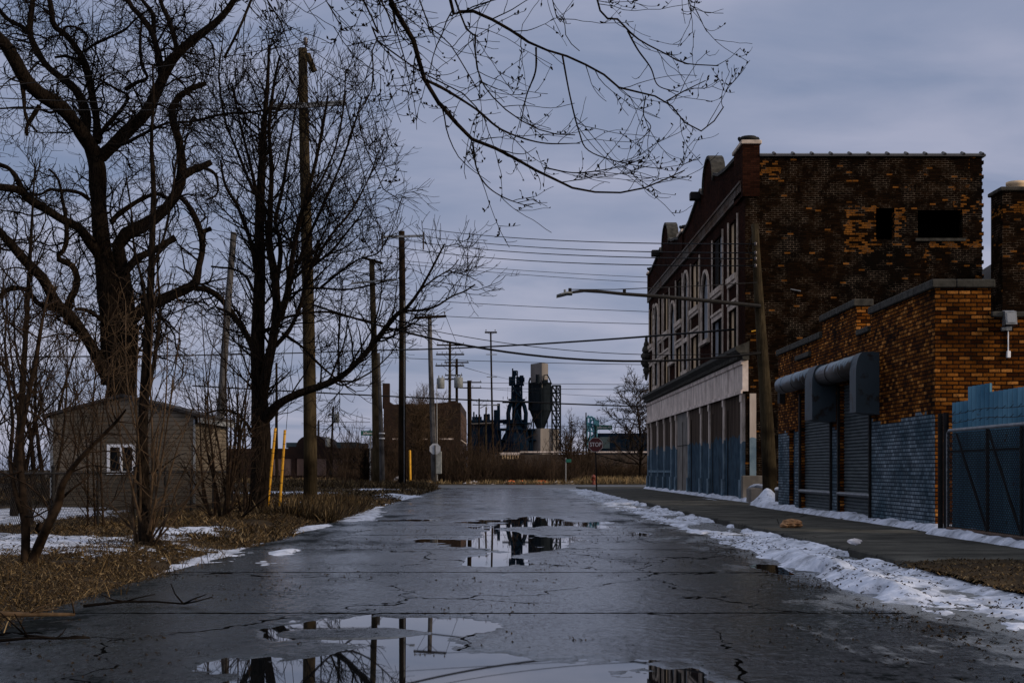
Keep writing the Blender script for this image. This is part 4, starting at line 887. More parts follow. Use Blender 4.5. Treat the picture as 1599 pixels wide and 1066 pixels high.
def street_name(px, py, w, h, Y, base, label, txt=None):
    c = P(px, py, Y); b = P(*base, Y); t = thing('street_name_sign', (b[0], Y, 0), label, 'street sign')
    k = MB(); k.tube([(b[0], Y+.06, -.1), (b[0], Y+.06, c[2]+.25)], .05, 8); k.build('post', M['steel'], t)
    k = MB(); k.bbox(c[0]-w/2, c[0]+w/2, Y-.01, Y+.01, c[2]-h/2, c[2]+h/2, .004); o = k.build('name_plate', M['signgreen'], t)
    if txt: text_mesh(txt, h*.72, (c[0], Y-.014, c[2]), o, 'lettering', sx=.85)
street_name(575, 676, .95, .30, 90, (578, 760), 'small green street sign left of the slim brown pole', 'Jefferson')
street_name(888, 719, .42, .26, 116, (883.5, 755), 'tiny green street sign on a low post among the brown brush')
hb = P(927, 754, 113.5); hy = thing('fire_hydrant', (hb[0], 113.5, .0), 'rusty red fire hydrant in dry grass near the stop sign', 'hydrant')
k = MB(); k.lathe((hb[0], 113.5, 0), [(.20, 0), (.20, .06), (.13, .08), (.13, .55), (.19, .57), (.19, .63), (.15, .68), (.08, .78), (.03, .82)], 12); k.build('body', M['hydrant'], hy, True)
k = MB(); k.cyl((hb[0]-.25, 113.5, .42), (hb[0]+.25, 113.5, .42), .07, sides=10); k.cyl((hb[0], 113.22, .40), (hb[0], 113.5, .40), .085, sides=10); k.build('outlet', M['hydrant'], hy)
yp = P(641, 755, 116); k = MB(); k.tube([(yp[0], 116, -.1), (yp[0]-.05, 116, 2.8)], .09, 8); tag(k.build('marker_post', M['yellow'], None), 'dull yellow marker post in the brown brush behind the dark pole', 'post')
# small things on the right pavement
cb = P(1186, 786, 46.2); cbk = thing('concrete_block', (cb[0], 46.2, .1), 'broken concrete block topped with snow at the foot of the lamp pole', 'block')
k = MB(); k.bbox(8.05, 8.9, 45.9, 46.6, .08, .62, .05); k.build('body', M['concrete'], cbk)
k = MB(); k.blob((8.45, 46.2, .63), (.38, .33, .10), random.Random(4), .2, 12, 6); k.build('snow_cap', M['snow'], cbk, True)
bo = thing('bollard', (8.05, 41.3, .1), 'short pale capped bollard at the rear corner of the orange garage', 'bollard')
k = MB(); k.cyl((8.05, 41.3, .0), (8.05, 41.3, .60), .07, sides=10); k.build('post', M['polegrey'], bo); k = MB(); k.lathe((8.05, 41.3, .6), [(.08, 0), (.08, .05), (.03, .09)], 10); k.build('cap', M['paint_white'], bo, True)
rb = random.Random(5); k = MB(); c = P(1237, 822, 26.2)
k.blob((c[0], 26.2, .20), (.21, .16, .085), rb, .14, 12, 8); k.blob((c[0]-.15, 26.15, .165), (.10, .10, .05), rb, .2, 9, 6)
tag(k.build('paper_bag', M['paper'], None), 'crumpled brown paper bag lying on the pavement by the roller shutters', 'bag')
k = MB(); c = P(1335, 863, 18.4); k.blob((c[0], 18.4, .26), (.10, .07, .04), rb, .2); tag(k.build('litter', M['rubbish'], None), 'pale scrap of litter on the snow bank below the shutters', 'litter')
for x, s, lb in ((797, .45, 'leftmost orange scrap along the far verge'), (815, .45, 'middle orange scrap along the far verge'), (844, .7, 'largest orange scrap along the far verge, below the silo')):
    c = P(x, 754, 117); k = MB(); k.blob((c[0], 117, .14), (s, .3, .18), rb, .3, 8, 5); tag(k.build('roadside_litter', M['orange'], None), lb, 'litter', 'orange scraps on the far verge')
for i, (x, y, s) in enumerate(((617, 748, .35), (622, 744, .3), (672, 754, .25), (677, 754.5, .3), (735, 753, .3), (741, 752, .4), (770, 753, .25), (790, 754, .3), (870, 754, .4), (893, 755, .35), (905, 754, .3), (727, 755, .2))):
    c = P(x, y, 117.5); k = MB(); k.blob((c[0], 117.5, .05+max(0, (753-y)*.05)), (s, .25, s*.5), rb, .35, 7, 4); tag(k.build('pale_litter', M['rubbish'], None), 'pale scrap of rubbish among the brush on the far verge', 'litter', 'pale scraps on the far verge')
# fallen branches by the near left verge
def twiggy(path, r, seed, mat, label):
    k = MB(); p = np.array(path); k.tube(p, np.linspace(r, r*.5, len(p)), 7); R = np.random.default_rng(seed)
    for i in range(5):
        b = p[R.integers(1, len(p))]; d = R.normal(0, 1, 3); d[2] = abs(d[2])*.3+.05; d /= np.linalg.norm(d); k.tube([b, b+d*.12, b+d*.25+R.normal(0, .02, 3)], (.008, .004), 4)
    return tag(k.build('fallen_branch', M[mat], None, True), label, 'branch', 'fallen branches at the verge edge')
twiggy([(-4.25, 11.0, .06), (-4.0, 11.06, .07), (-3.75, 11.1, .06), (-3.45, 11.35, .035)], .028, 1, 'tantwig', 'pale fallen branch lying at the near left road edge')
twiggy([(-3.6, 12.1, .03), (-3.3, 12.3, .05), (-3.05, 12.4, .04), (-2.8, 12.35, .025)], .014, 2, 'twig', 'dark thin fallen branch on the asphalt beyond the pale one')
twiggy([(-3.5, 9.7, .02), (-3.3, 9.8, .03), (-3.1, 9.78, .03), (-2.9, 9.9, .02)], .012, 3, 'twig', 'dark thin fallen twig nearest the lower left corner')

# ------------------------------------------------------------------ far buildings left
def Q(px, py, Y): p = P(px, py, Y); return p[0], p[2]
rb_ = thing('low_red_building', (-19, 152, 0), 'low dark red brick building with arched gable and faded pink garage doors', 'building')
Y = 150; k = MB(); x0 = -34; x1 = Q(598, 0, Y)[0]; zt = 3.66
k.prism([(x0, 0), (x1, 0), (x1, zt-.15), (Q(520, 0, Y)[0], zt-.15), (Q(520, 0, Y)[0], zt), (Q(511, 0, Y)[0], zt)]+[(Q(486.5, 0, Y)[0]+1.65*math.cos(t), zt+1.25*math.sin(t)) for t in np.linspace(0, math.pi, 12)]+[(Q(462, 0, Y)[0], zt), (Q(450, 0, Y)[0], zt), (Q(450, 0, Y)[0], zt-.2), (x0, zt-.2)], Y, Y+12, 'y'); k.build('wall', M['redbrick'], rb_)
for a, b, m_ in ((395, 412, 'pinkdoor'), (427, 455, 'pinkdoor'), (464, 509.5, 'pinkdoor'), (520, 562.5, 'pinkdoor'), (572, 584, 'orangedoor')):
    k = MB(); k.box(Q(a, 0, Y)[0], Q(b, 0, Y)[0], Y-.06, Y-.002, .59 if m_ == 'pinkdoor' else 1.2, 2.36); k.build('garage_door', M[m_], rb_)
k = MB(); k.box(x0, x1, Y-.12, Y-.003, 2.40, 2.62)
for a in (458, 515, 567): k.box(Q(a, 0, Y)[0]-.2, Q(a, 0, Y)[0]+.2, Y-.15, Y-.002, 0, 2.39)
k.build('lintel', M['redbrick'], rb_)
k = MB(); k.box(Q(520, 0, Y)[0], Q(552, 0, Y)[0], Y+3, Y+9, zt-.1, 4.2); k.build('roof_monitor', M['tealroof'], rb_); k = MB(); k.box(Q(440, 0, Y)[0], Q(462, 0, Y)[0], Y+3, Y+9, zt-.1, 4.15); k.build('roof_monitor', M['tealroof'], rb_)
for a in (554, 560.5, 567): k = MB(); k.box(Q(a, 0, Y)[0]-.18, Q(a, 0, Y)[0]+.18, Y+2, Y+4, zt-.2, 4.05); k.build('roof_vent', M['tealroof'], rb_)
k = MB(); k.prism([(Q(493.5, 0, Y)[0], 4.5), (Q(496.5, 0, Y)[0], 4.5), (Q(496.5, 0, Y)[0], 6.3), (Q(495, 0, Y)[0], 6.6), (Q(493.5, 0, Y)[0], 6.2)], Y+1, Y+1.3, 'y'); k.build('chimney', M['roof'], rb_)
bk = thing('far_brick_building', (-8.5, 150, 0), 'dark brown brick building with a chimney behind brush across the junction', 'building')
Y = 145; xa, xb = Q(599, 0, Y)[0], Q(719, 0, Y)[0]
k = MB(); k.prism([(xa, 0), (xb, 0), (xb, 8.1), (Q(712, 0, Y)[0], 8.1), (Q(712, 0, Y)[0], 8.3), (Q(700, 0, Y)[0], 8.3), (Q(700, 0, Y)[0], 8.15), (Q(650, 0, Y)[0], 7.9), (Q(645, 0, Y)[0], 8.0), (Q(612, 0, Y)[0], 7.9), (Q(608, 0, Y)[0], 8.2), (xa, 8.2)], Y, Y+24, 'y'); k.build('wall', M['brownbrick'], bk)
k = MB(); k.box(Q(597, 0, Y)[0], Q(607.5, 0, Y)[0], Y+.3, Y+1.3, 7.5, 10.1); k.build('chimney', M['brownbrick'], bk)
k = MB()
for a, b in ((613, 624), (658, 672), (686, 708)): k.box(Q(a, 0, Y)[0], Q(b, 0, Y)[0], Y-.06, Y-.002, 4.30, 4.42)
for y in np.arange(Y+1.5, Y+23, 2.6): k.box(xb+.002, xb+.08, y, y+1.2, 4.2, 4.32)
k.build('stone_band', M['limestone'], bk)
for y in np.arange(Y+1.6, Y+23, 2.6):
    k = MB(); k.box(xb+.002, xb+.05, y, y+1.0, 4.5, 7.2); k.build('window', M['rust'], bk)

# ------------------------------------------------------------------ steel mill far away
Y = 700.0; s7 = Y/F
fu = thing('blast_furnace', (11, Y, 0), 'navy blast furnace tower with platforms and curved pipes on the skyline', 'furnace')
def at7(px, py, dy=0): p = P(px, py, Y); return np.array((p[0], Y+dy, p[2]))
k = MB(); c = at7(807, 733); c[2] = 0
def zz(py): return P(0, py, Y)[2]
k.lathe(c, [(8.2, 0), (8.2, zz(690)), (6.4, zz(678)), (5.0, zz(672)), (3.2, zz(664)), (2.5, zz(655)), (2.3, zz(640)), (2.6, zz(630)), (1.9, zz(620)), (1.6, zz(602))], 14); k.build('stack', M['millblue'], fu)
k = MB()
for py, w in ((602, 3.6), (625, 4.2), (628.5, 7.2), (662, 7.0), (672, 9.0), (688, 9.4)): k.bbox(c[0]-w, c[0]+w, Y-w*.6, Y+w*.6, zz(py), zz(py)+.7, .1)
for py, w in ((598, 3.6), (624, 6.8), (659, 6.8)):
    for x in np.linspace(-w, w, 7): k.box(c[0]+x-.12, c[0]+x+.12, Y-w*.6, Y-w*.6+.2, zz(py), zz(py)+1.4)
for x in np.arange(-8, 9, 2.6): k.box(c[0]+x-.35, c[0]+x+.35, Y-6, Y-5.4, 0, zz(672))
k.build('platform', M['millblue'], fu)
k = MB()
for s, x0 in ((-1, 794), (1, 820.5)): k.tube([at7(x0+s*1, 690, -3), at7(x0, 660, -3), at7(x0+s*.5, 645, -3), at7(x0-s*2, 634, -3), at7(x0-s*7, 625, -2)], 1.05, 8); k.tube([at7(x0-s*3.5, 690, -2), at7(x0-s*4, 655, -2)], .55, 6); k.tube([at7(807+s*7.5, 624, -2), at7(807+s*7, 600, -2)], .6, 6)
k.tube([at7(812, 604, -2), at7(810, 614, -2), at7(802, 622, -2)], .6, 8); k.tube([at7(801, 604, -3), at7(805, 613, -3), at7(812, 620, -3)], .5, 8)
for a, b in (((800, 660), (808, 640)), ((815, 662), (806, 642)), ((801, 640), (812, 628))): k.tube([at7(*a, -6), at7(*b, -6)], .5, 6)
k.build('downcomer', M['millblue'], fu)
k = MB()
for a, b, r in (((800.5, 575), (800.5, 602), .35), ((808, 579), (808, 602), .3), ((797, 588), (797, 602), .8), ((802, 586), (802, 602), .9), ((809, 588), (809, 602), 1.0), ((814.5, 586), (814.5, 602), 1.0), ((817, 590), (817, 596), .7), ((800, 579), (808, 579), .3), ((800, 584), (808, 584), .3), ((795, 589), (819, 590), .35), ((804, 579), (804, 587), .9)): k.tube([at7(*a), at7(*b)], r, 6)
k.build('top_gear', M['millblue'], fu)
ca_ = thing('casting_house', (-6, Y, 0), 'long navy plant with pipes and a tall stack left of the blast furnace', 'building')
k = MB()
def bx7(mb, x0, x1, y0, y1, d0=0, d1=10): a, b = at7(x0, y1), at7(x1, y0); mb.box(a[0], b[0], Y+d0, Y+d1, max(0, a[2]), b[2])
bx7(k, 736, 772, 661, 733); bx7(k, 772, 779, 641, 733); bx7(k, 737, 752, 650, 661, 2, 8); bx7(k, 755, 765, 646, 661, 2, 8); bx7(k, 778, 800, 668, 672, 3, 7); k.build('wall', M['millblue'], ca_)
k = MB(); k.tube([at7(778.5, 700, -1), at7(778.5, 630, -1)], .75, 8); k.tube([at7(776, 640, -1), at7(776, 720, -1)], 1.6, 10); k.tube([at7(736, 658, -2), at7(772, 658, -2)], .8, 8); k.tube([at7(780, 658, -1), at7(797, 657, -1)], .9, 8)
for x in (740, 744, 749, 758, 763): k.tube([at7(x, 662, -2), at7(x, 643+x % 5, -2)], .4, 6)
k.build('pipe', M['millblue'], ca_)
k = MB(); k.tube([at7(736, 662, -4), at7(771, 660.5, -4)], .3, 6); k.build('rail', M['millgrey'], ca_)
si = thing('silo_tower', (18, Y, 0), 'pale square silo tower over a dark drum and cone beside the furnace', 'silo')
def diamond(mb, xl, xc, xr, y0, y1, dep=8):
    a, b, c_ = at7(xl, y1), at7(xc, y1), at7(xr, y1); z1 = zz(y0); z0 = max(0, zz(y1)); pts = [(a[0], Y+3), (b[0], Y-6), (c_[0], Y+1), (c_[0], Y+dep), (a[0], Y+dep)]
    mb.prism(pts, z0, z1, 'z')
k = MB(); diamond(k, 829, 845.5, 856, 567.5, 606); k.build('top_box', M['millgrey'], si)
k = MB(); cc = at7(844, 733); cc[2] = 0; k.lathe(cc, [(1.6, zz(672)), (5.3, zz(642)), (5.4, zz(640)), (5.4, zz(600))], 20); k.build('drum', M['silodark'], si)
k = MB(); diamond(k, 819.5, 843.5, 873, 669, 733); k.build('base', M['millgrey'], si)
k = MB()
for py, w in ((600, 5.7), (641, 5.7)): k.lathe((cc[0], cc[1], zz(py)), [(w, 0), (w, .8)], 20)
k.tube([at7(844.5, 600, -6), at7(844.5, 669, -6)], .4, 6); k.tube([at7(826, 640, -2), at7(826, 596, -2), at7(828, 590, -2)], .5, 6); k.tube([at7(848, 598, -6), at7(849, 587, -6), at7(854, 586, -6), at7(858, 594, -6), at7(860, 600, -6)], .35, 6); k.tube([at7(839, 600, -7), at7(839, 586, -7)], 1.0, 8)
bx7(k, 848, 855, 594, 599, -7, -4); k.build('pipework', M['silodark'], si)
la = thing('lattice_tower', (25, Y, 0), 'open steel lattice stair tower standing right of the silo', 'tower')
k = MB()
for xs_, d in (((862, 868.5, 875), -3), ((862, 868.5, 875), 3)):
    for x in xs_: k.tube([at7(x, 602, d), at7(x, 733, d)], .28, 4)
lv = [602, 613, 627, 641, 655, 670, 686, 704]
for y0, y1 in zip(lv, lv[1:]):
    for d in (-3, 3):
        k.tube([at7(862, y0, d), at7(875, y0, d)], .25, 4); k.tube([at7(862, y0, d), at7(868.5, y1, d)], .2, 4); k.tube([at7(868.5, y1, d), at7(875, y0, d)], .2, 4); k.tube([at7(868.5, y0, d), at7(875, y1, d)], .16, 4)
k.tube([at7(854, 690), at7(855, 640)], .25, 4); k.tube([at7(824, 690), at7(833, 648)], .25, 4); k.tube([at7(833, 690), at7(824, 660)], .2, 4); k.tube([at7(833, 648), at7(833, 690)], .3, 4); k.build('lattice', M['silodark'], la)
mw = thing('mill_sheds', (30, 520, 0), 'long low brown mill sheds with a pale roof line below the silo', 'building')
Y = 520.0; k = MB(); a, b = P(735, 733, Y), P(1035, 733, Y); k.box(a[0], b[0], Y, Y+20, 0, P(0, 709, Y)[2]); k.build('wall', M['millbrown'], mw)
k = MB(); a, b = P(812, 0, Y), P(1035, 0, Y); k.box(a[0], b[0], Y-.5, Y+20, P(0, 706.5, Y)[2], P(0, 704.3, Y)[2]); a, b = P(780, 0, Y), P(812, 0, Y); k.box(a[0], b[0], Y-.5, Y+20, P(0, 710, Y)[2], P(0, 706, Y)[2]); k.build('roof_edge', M['millpale'], mw)
k = MB()
for x in range(784, 812, 4): p = P(x, 712, Y); k.box(p[0], p[0]+.5, Y-.4, Y-.01, p[2]-1, p[2]+.5)
k.build('tan_gantry', M['beigeboard'], mw)  # row of short posts in plain tan
Y = 620.0; bw_ = thing('blue_mill_hall', (50, Y, 0), 'long dark blue mill hall behind the stop sign', 'building')
k = MB(); a, b = P(924, 733, Y), P(1040, 733, Y); zt = P(0, 676, Y)[2]; k.prism([(a[0], 0), (b[0], 0), (b[0], zt), (a[0]+2, zt), (a[0], zt-1.5)], Y, Y+30, 'y'); k.build('wall', M['millblue'], bw_)
k = MB(); a = P(936, 0, Y); b = P(952, 0, Y); k.box(a[0], b[0], Y-.4, Y-.01, P(0, 700, Y)[2], P(0, 682, Y)[2]); k.build('door', M['tealroof'], bw_)
Y = 600.0; cr_ = thing('ship_unloader', (38, Y, 0), 'teal steel crane frame rising left of the blue mill hall', 'crane')
k = MB()
for x0, y0, x1, y1 in ((917, 652, 917, 700), (922, 650, 922, 700), (928, 652, 928, 700), (932, 657, 932, 700), (916, 652, 924, 650), (924, 650, 933, 658), (917, 660, 933, 664), (917, 672, 933, 674), (917, 660, 922, 672), (922, 660, 928, 673), (928, 652, 933, 672), (917, 672, 924, 655), (919, 652, 919, 648), (924, 655, 930, 655), (917, 690, 933, 676)):
    for d in (0, 4): p, q = P(x0, y0, Y), P(x1, y1, Y); p[1] += d; q[1] += d; k.tube([p, q], .28, 4)
k.build('frame', M['millteal'], cr_); k = MB(); p = P(931, 659, Y); k.box(p[0]-1, p[0]+1.2, Y-1, Y+5, p[2]-1.5, p[2]+1); k.build('cab', M['millteal'], cr_)
pole('weathered bare pole left of the teal crane', (915, 644), (916, 750), 190, 1.8, 2.2, 'poledark', z0=-.05)
pP = pole('small distant pole with short crossarms above the brown shrubs', (892, 657), (892, 745), 300, 1.6, 2, 'poledark', z0=-.05); arm(pP, (887, 660), (897, 658), 300, .2, 'poledark', (.1, .9), False); arm(pP, (889, 663), (896, 663), 300, .2, 'poledark', (), False)
# ------------------------------------------------------------------ trees: traced limbs, grown twigs
def tubes(mb, p, r, sides):
    K, n, _ = p.shape
    if K == 0: return
    t = np.gradient(p, axis=1); t /= np.maximum(np.linalg.norm(t, axis=2, keepdims=True), 1e-9)
    am = np.argmin(np.abs(t.mean(1)), 1); ref = np.zeros((K, 1, 3)); ref[np.arange(K), 0, am] = 1
    u = ref-(t*ref).sum(2, keepdims=True)*t; u /= np.maximum(np.linalg.norm(u, axis=2, keepdims=True), 1e-9); w = np.cross(t, u)
    an = np.arange(sides)*2*math.pi/sides
    v = p[:, :, None]+r[:, :, None, None]*(np.cos(an)[:, None]*u[:, :, None]+np.sin(an)[:, None]*w[:, :, None])
    i = np.arange(K)[:, None, None]*n*sides+np.arange(n-1)[None, :, None]*sides; j = np.arange(sides)[None, None]; q = (j+1) % sides
    f = np.stack((i+j, i+q, i+sides+q, i+sides+j), -1).reshape(-1, 4); mb.add(v.reshape(-1, 3), f)
def resample(p, n):
    p = np.asarray(p, float)
    if len(p) > 2:                                              # Catmull-Rom through the traced points
        e = np.concatenate(([2*p[0]-p[1]], p, [2*p[-1]-p[-2]])); o = []
        for i in range(1, len(e)-2):
            for t in np.linspace(0, 1, 8, endpoint=False):
                a, b, c, d = e[i-1:i+3]; o.append(.5*(2*b+(c-a)*t+(2*a-5*b+4*c-d)*t*t+(3*b-a-3*c+d)*t**3))
        o.append(p[-1]); p = np.array(o)
    s = np.concatenate(([0], np.cumsum(np.linalg.norm(np.diff(p, axis=0), axis=1)))); t = np.linspace(0, s[-1], n)
    return np.stack([np.interp(t, s, p[:, k]) for k in range(3)], -1)
def grow(p, r, dens, lr, ang, up, wig, nseg, rr, R, rmin, rmax=9, t0=.15, taper=.6, wind=(0, 0)):
    K, n, _ = p.shape; L = np.linalg.norm(np.diff(p, axis=1), axis=2).sum(1)
    idx = np.repeat(np.arange(K), R.poisson(dens*L*(1-t0))); m = len(idx)
    if m == 0: return np.zeros((0, nseg+1, 3)), np.zeros((0, nseg+1))
    t = R.uniform(t0, 1, m); f = t*(n-1)*.999; i = f.astype(int); a = (f-i)[:, None]
    pos = p[idx, i]*(1-a)+p[idx, i+1]*a; tan = p[idx, i+1]-p[idx, i]; tan /= np.maximum(np.linalg.norm(tan, axis=1, keepdims=True), 1e-9)
    ra = r[idx, i]*(1-a[:, 0])+r[idx, i+1]*a[:, 0]
    v = R.normal(0, 1, (m, 3)); v -= (v*tan).sum(1, keepdims=True)*tan; v /= np.maximum(np.linalg.norm(v, axis=1, keepdims=True), 1e-9)
    an = np.radians(R.uniform(ang[0], ang[1], m))[:, None]; d = np.cos(an)*tan+np.sin(an)*v
    ln = R.uniform(lr[0], lr[1], m)*(1-taper*t)*np.minimum(1, .35+L[idx]/(lr[1]*1.5)); out = np.zeros((m, nseg+1, 3)); out[:, 0] = pos
    bend = R.normal(0, wig*.6, (m, 3))
    for k in range(nseg):
        d = d+R.normal(0, wig, (m, 3))+bend*.5; d[:, 2] += up; d[:, 0] += wind[0]; d[:, 1] += wind[1]; d /= np.linalg.norm(d, axis=1, keepdims=True); out[:, k+1] = out[:, k]+d*(ln/nseg)[:, None]
    out[:, 1:, 2] = np.maximum(out[:, 1:, 2], .05)
    r0 = np.clip(ra*rr, rmin, rmax); rad_ = r0[:, None]*np.linspace(1, .35, nseg+1)[None]; return out, np.maximum(rad_, rmin*.7)
class Tree:
    def __init__(s, label, base, seed, name='bare_tree', cat='tree', group=None):
        s.t = thing(name, base, label, cat, group); s.R = np.random.default_rng(seed); s.limbs = []; s.tr = MB(); s.cr = MB(); s.n = 0
    wf = 1.0
    def limb(s, pts, Y, w0, w1, drift=0, grow_=True, px=True, knob=.14, n=24):
        sc = Y/F; m = len(pts)
        if px: P3 = np.array([P(x, y, Y+drift*(i/max(1, m-1))+s.R.normal(0, .06)*(0 < i)) for i, (x, y) in enumerate(pts)])
        else: P3 = np.array(pts, float)
        p = resample(P3, n); r = np.linspace(w0, w1, n)/2*(sc*s.wf if px else 1)
        r = r*(1+knob*(noise(np.arange(n)*.45+s.n*9.1, np.zeros(n)+s.n, 5)-.5)*2); s.n += 1
        tubes(s.tr, p[None], r[None], 10 if r.max() > .08 else 7)
        
        if grow_: s.limbs.append((p, r))
        return p, r
    def twigs(s, levels, mat='twig', tmat='bark', buds=0, crownname='crown'):
        p = np.array([a for a, b in s.limbs]); r = np.array([b for a, b in s.limbs])
        for lv in levels:
            sides = lv.pop('sides', 3); p, r = grow(p, r, R=s.R, **lv); tubes(s.cr, p, r, sides)
        if buds:
            m = len(p); q = s.R.random((m, p.shape[1])) < buds
            if q.any():
                c = p[q]; d = s.R.normal(0, 1, c.shape); d[:, 2] = np.abs(d[:, 2])+.3; d /= np.linalg.norm(d, axis=1, keepdims=True); l = s.R.uniform(.016, .034, len(c))[:, None]
                bp = np.stack((c, c+d*l*.6, c+d*l), 1); tubes(s.cr, bp, np.tile(np.array([.003, .0062, .001]), (len(c), 1))*s.R.uniform(.7, 1.3, (len(c), 1)), 5)
        s.tr.build('trunk', M[tmat], s.t, True)
        if s.cr.v: s.cr.build(crownname, M[mat], s.t)
        return s.t

# big old tree behind the shed
T = Tree('huge gnarled bare tree with thick spreading limbs rising behind the tan shed', tuple(P(190, 792, 47)*(1, 1, 0)), 11); T.wf = .86
Y = 47.0
T.limb([(192, 800), (190, 700), (190, 640), (188, 590), (186, 545)], Y, 62, 46, 0, False)
T.limb([(176, 600), (174, 540), (172, 490), (166, 430), (158, 370), (153, 300), (152, 262), (144, 232)], Y, 44, 27)
T.limb([(198, 600), (202, 540), (196, 470), (190, 420), (186, 375), (219, 355), (252, 333), (273, 307), (282, 284), (284, 250), (276, 205), (266, 178), (284, 146), (322, 130)], Y, 34, 9, 1.0)
T.limb([(152, 245), (128, 208), (112, 186), (95, 167), (62, 146), (40, 124), (24, 96), (8, 70), (-20, 40)], Y, 27, 20, -2.5)
T.limb([(34, 126), (37, 150), (41, 185), (58, 206)], Y-1.5, 9, 3, -.4)
T.limb([(158, 245), (182, 222), (204, 200), (228, 176), (246, 140), (262, 106), (277, 84), (302, 62), (326, 44), (352, 20), (375, -15)], Y, 24, 9, -2)
T.limb([(152, 222), (151, 190), (146, 160), (138, 118), (126, 86), (104, 56), (84, 40), (80, 12), (72, -20)], Y, 15, 9, 2)
T.limb([(134, 212), (134, 176), (118, 140), (96, 122), (76, 106), (60, 84), (47, 52), (50, 10), (54, -25)], Y, 17, 10, 1.5)
T.limb([(47, 54), (34, 42), (16, 33), (4, 22), (-14, -4)], Y+1.5, 9, 7, .5)
T.limb([(252, 132), (250, 98), (244, 72), (236, 48), (218, 24), (205, 10), (194, -14)], Y-1, 13, 9, 1)
T.limb([(277, 84), (272, 58), (264, 34), (252, 6), (246, -18)], Y-1, 10, 7, 1)
T.limb([(240, 50), (238, 22), (222, 0), (214, -20)], Y, 9, 6, 1)
T.limb([(156, 210), (172, 190), (190, 170), (200, 150), (184, 141), (176, 136), (152, 122)], Y, 10, 3, -1)
T.limb([(196, 140), (212, 130), (230, 122), (224, 108), (220, 92), (219, 60), (222, 30)], Y, 8, 4, -1)
T.limb([(132, 80), (150, 68), (172, 58), (196, 46), (212, 30), (240, 10)], Y, 6, 3, -1.5)
T.limb([(98, 50), (104, 42), (122, 44), (136, 56), (134, 74)], Y, 5, 3)
T.limb([(85, 90), (102, 88), (116, 92), (124, 94)], Y, 4, 8)
T.limb([(94, 168), (80, 176), (58, 170), (30, 168), (0, 170)], Y, 5, 3, -1)
T.limb([(164, 420), (152, 396), (140, 377), (122, 355), (96, 342), (66, 323), (44, 310), (33, 298), (14, 294), (-20, 290)], Y, 20, 13, -3)
T.limb([(36, 300), (26, 278), (12, 262), (-10, 256)], Y-2, 10, 7)
T.limb([(140, 312), (126, 302), (108, 298), (92, 298), (78, 296), (62, 304), (46, 300)], Y, 8, 4, -1)
T.limb([(170, 596), (157, 566), (131, 522), (105, 490), (88, 474), (74, 447), (63, 430), (44, 412), (14, 378), (-10, 352)], Y, 24, 13, -2.5)
T.limb([(104, 484), (110, 466), (118, 452), (120, 432), (114, 416), (100, 408), (88, 402), (100, 390), (104, 372), (103, 345), (97, 308), (90, 278), (76, 264)], Y-.6, 14, 4, -1)
T.limb([(90, 482), (74, 478), (60, 474), (50, 462), (40, 452), (18, 450), (0, 462), (-20, 476)], Y-.6, 12, 7, -1)
T.limb([(166, 506), (152, 494), (134, 484), (116, 482)], Y-.4, 9, 6, -.5, False)
T.limb([(202, 505), (220, 485), (252, 468), (284, 454), (305, 442), (310, 418), (316, 390), (313, 362), (300, 330), (290, 316), (278, 306)], Y, 21, 8, 2)
T.limb([(305, 450), (322, 452), (340, 462), (356, 480), (380, 512), (396, 540)], Y+1, 12, 8, 1)
T.limb([(196, 425), (214, 404), (241, 390), (274, 371)], Y, 14, 12, .5, False)
T.limb([(174, 347), (186, 334), (219, 312), (245, 303), (262, 310)], Y, 10, 7, .8)
T.limb([(284, 276), (300, 266), (316, 260), (330, 253)], Y, 15, 12, .3, False)
T.limb([(318, 262), (334, 270), (340, 286), (338, 304), (322, 312)], Y, 6, 3)
T.limb([(316, 362), (322, 360), (329, 357)], Y, 9, 9, 0, False)
T.limb([(168, 225), (190, 226), (226, 208), (262, 192), (300, 190), (350, 178), (390, 176), (430, 168)], Y-1, 7, 3, -3)
T.limb([(62, 165), (43, 196), (42, 212)], Y-1.2, 10, 6, 0, False)
T.twigs([dict(dens=4.6, lr=(.9, 4.0), ang=(35, 85), up=.02, wig=.30, nseg=10, rr=.32, rmin=.014, rmax=.036, sides=4, t0=.04),
         dict(dens=4.6, lr=(.35, 1.6), ang=(25, 80), up=.03, wig=.24, nseg=6, rr=.6, rmin=.0115, taper=.4),
         dict(dens=4.4, lr=(.2, .8), ang=(25, 70), up=.03, wig=.2, nseg=4, rr=.7, rmin=.0085, taper=.3)])

# tree beside the yellow guards, with the long low limb over the road
T = Tree('upright bare tree with a dense twiggy crown beside the yellow guy guards', tuple(P(406, 812, 37)*(1, 1, 0)), 12)
Y = 37.0
T.limb([(402, 815), (405, 760), (408, 700), (406, 640), (404, 590), (402, 545), (404, 480), (406, 420), (405, 350), (408, 280), (412, 200), (418, 130), (420, 70)], Y, 36, 4, .5)
T.limb([(410, 620), (418, 575), (428, 520), (432, 470), (428, 425), (420, 380), (422, 330), (424, 260), (420, 200), (428, 130), (436, 90)], Y, 17, 3, -1)
T.limb([(424, 530), (436, 496), (448, 462), (454, 420), (462, 370), (472, 330), (486, 280), (500, 220), (512, 150)], Y, 11, 3, -2)
T.limb([(430, 540), (452, 515), (468, 480), (476, 450), (486, 418), (500, 380)], Y, 8, 3, 1)
T.limb([(432, 440), (438, 400), (436, 370), (430, 345), (440, 300), (450, 240), (460, 180), (470, 120)], Y, 8, 2.5, 2)
T.limb([(400, 560), (388, 530), (372, 505), (356, 488), (338, 480)], Y, 9, 4, 1)
T.limb([(400, 425), (392, 380), (380, 345), (370, 320), (352, 290), (344, 250)], Y, 8, 3, -1)
T.limb([(396, 455), (384, 432), (364, 420), (346, 418), (330, 416)], Y, 5, 3, .5)
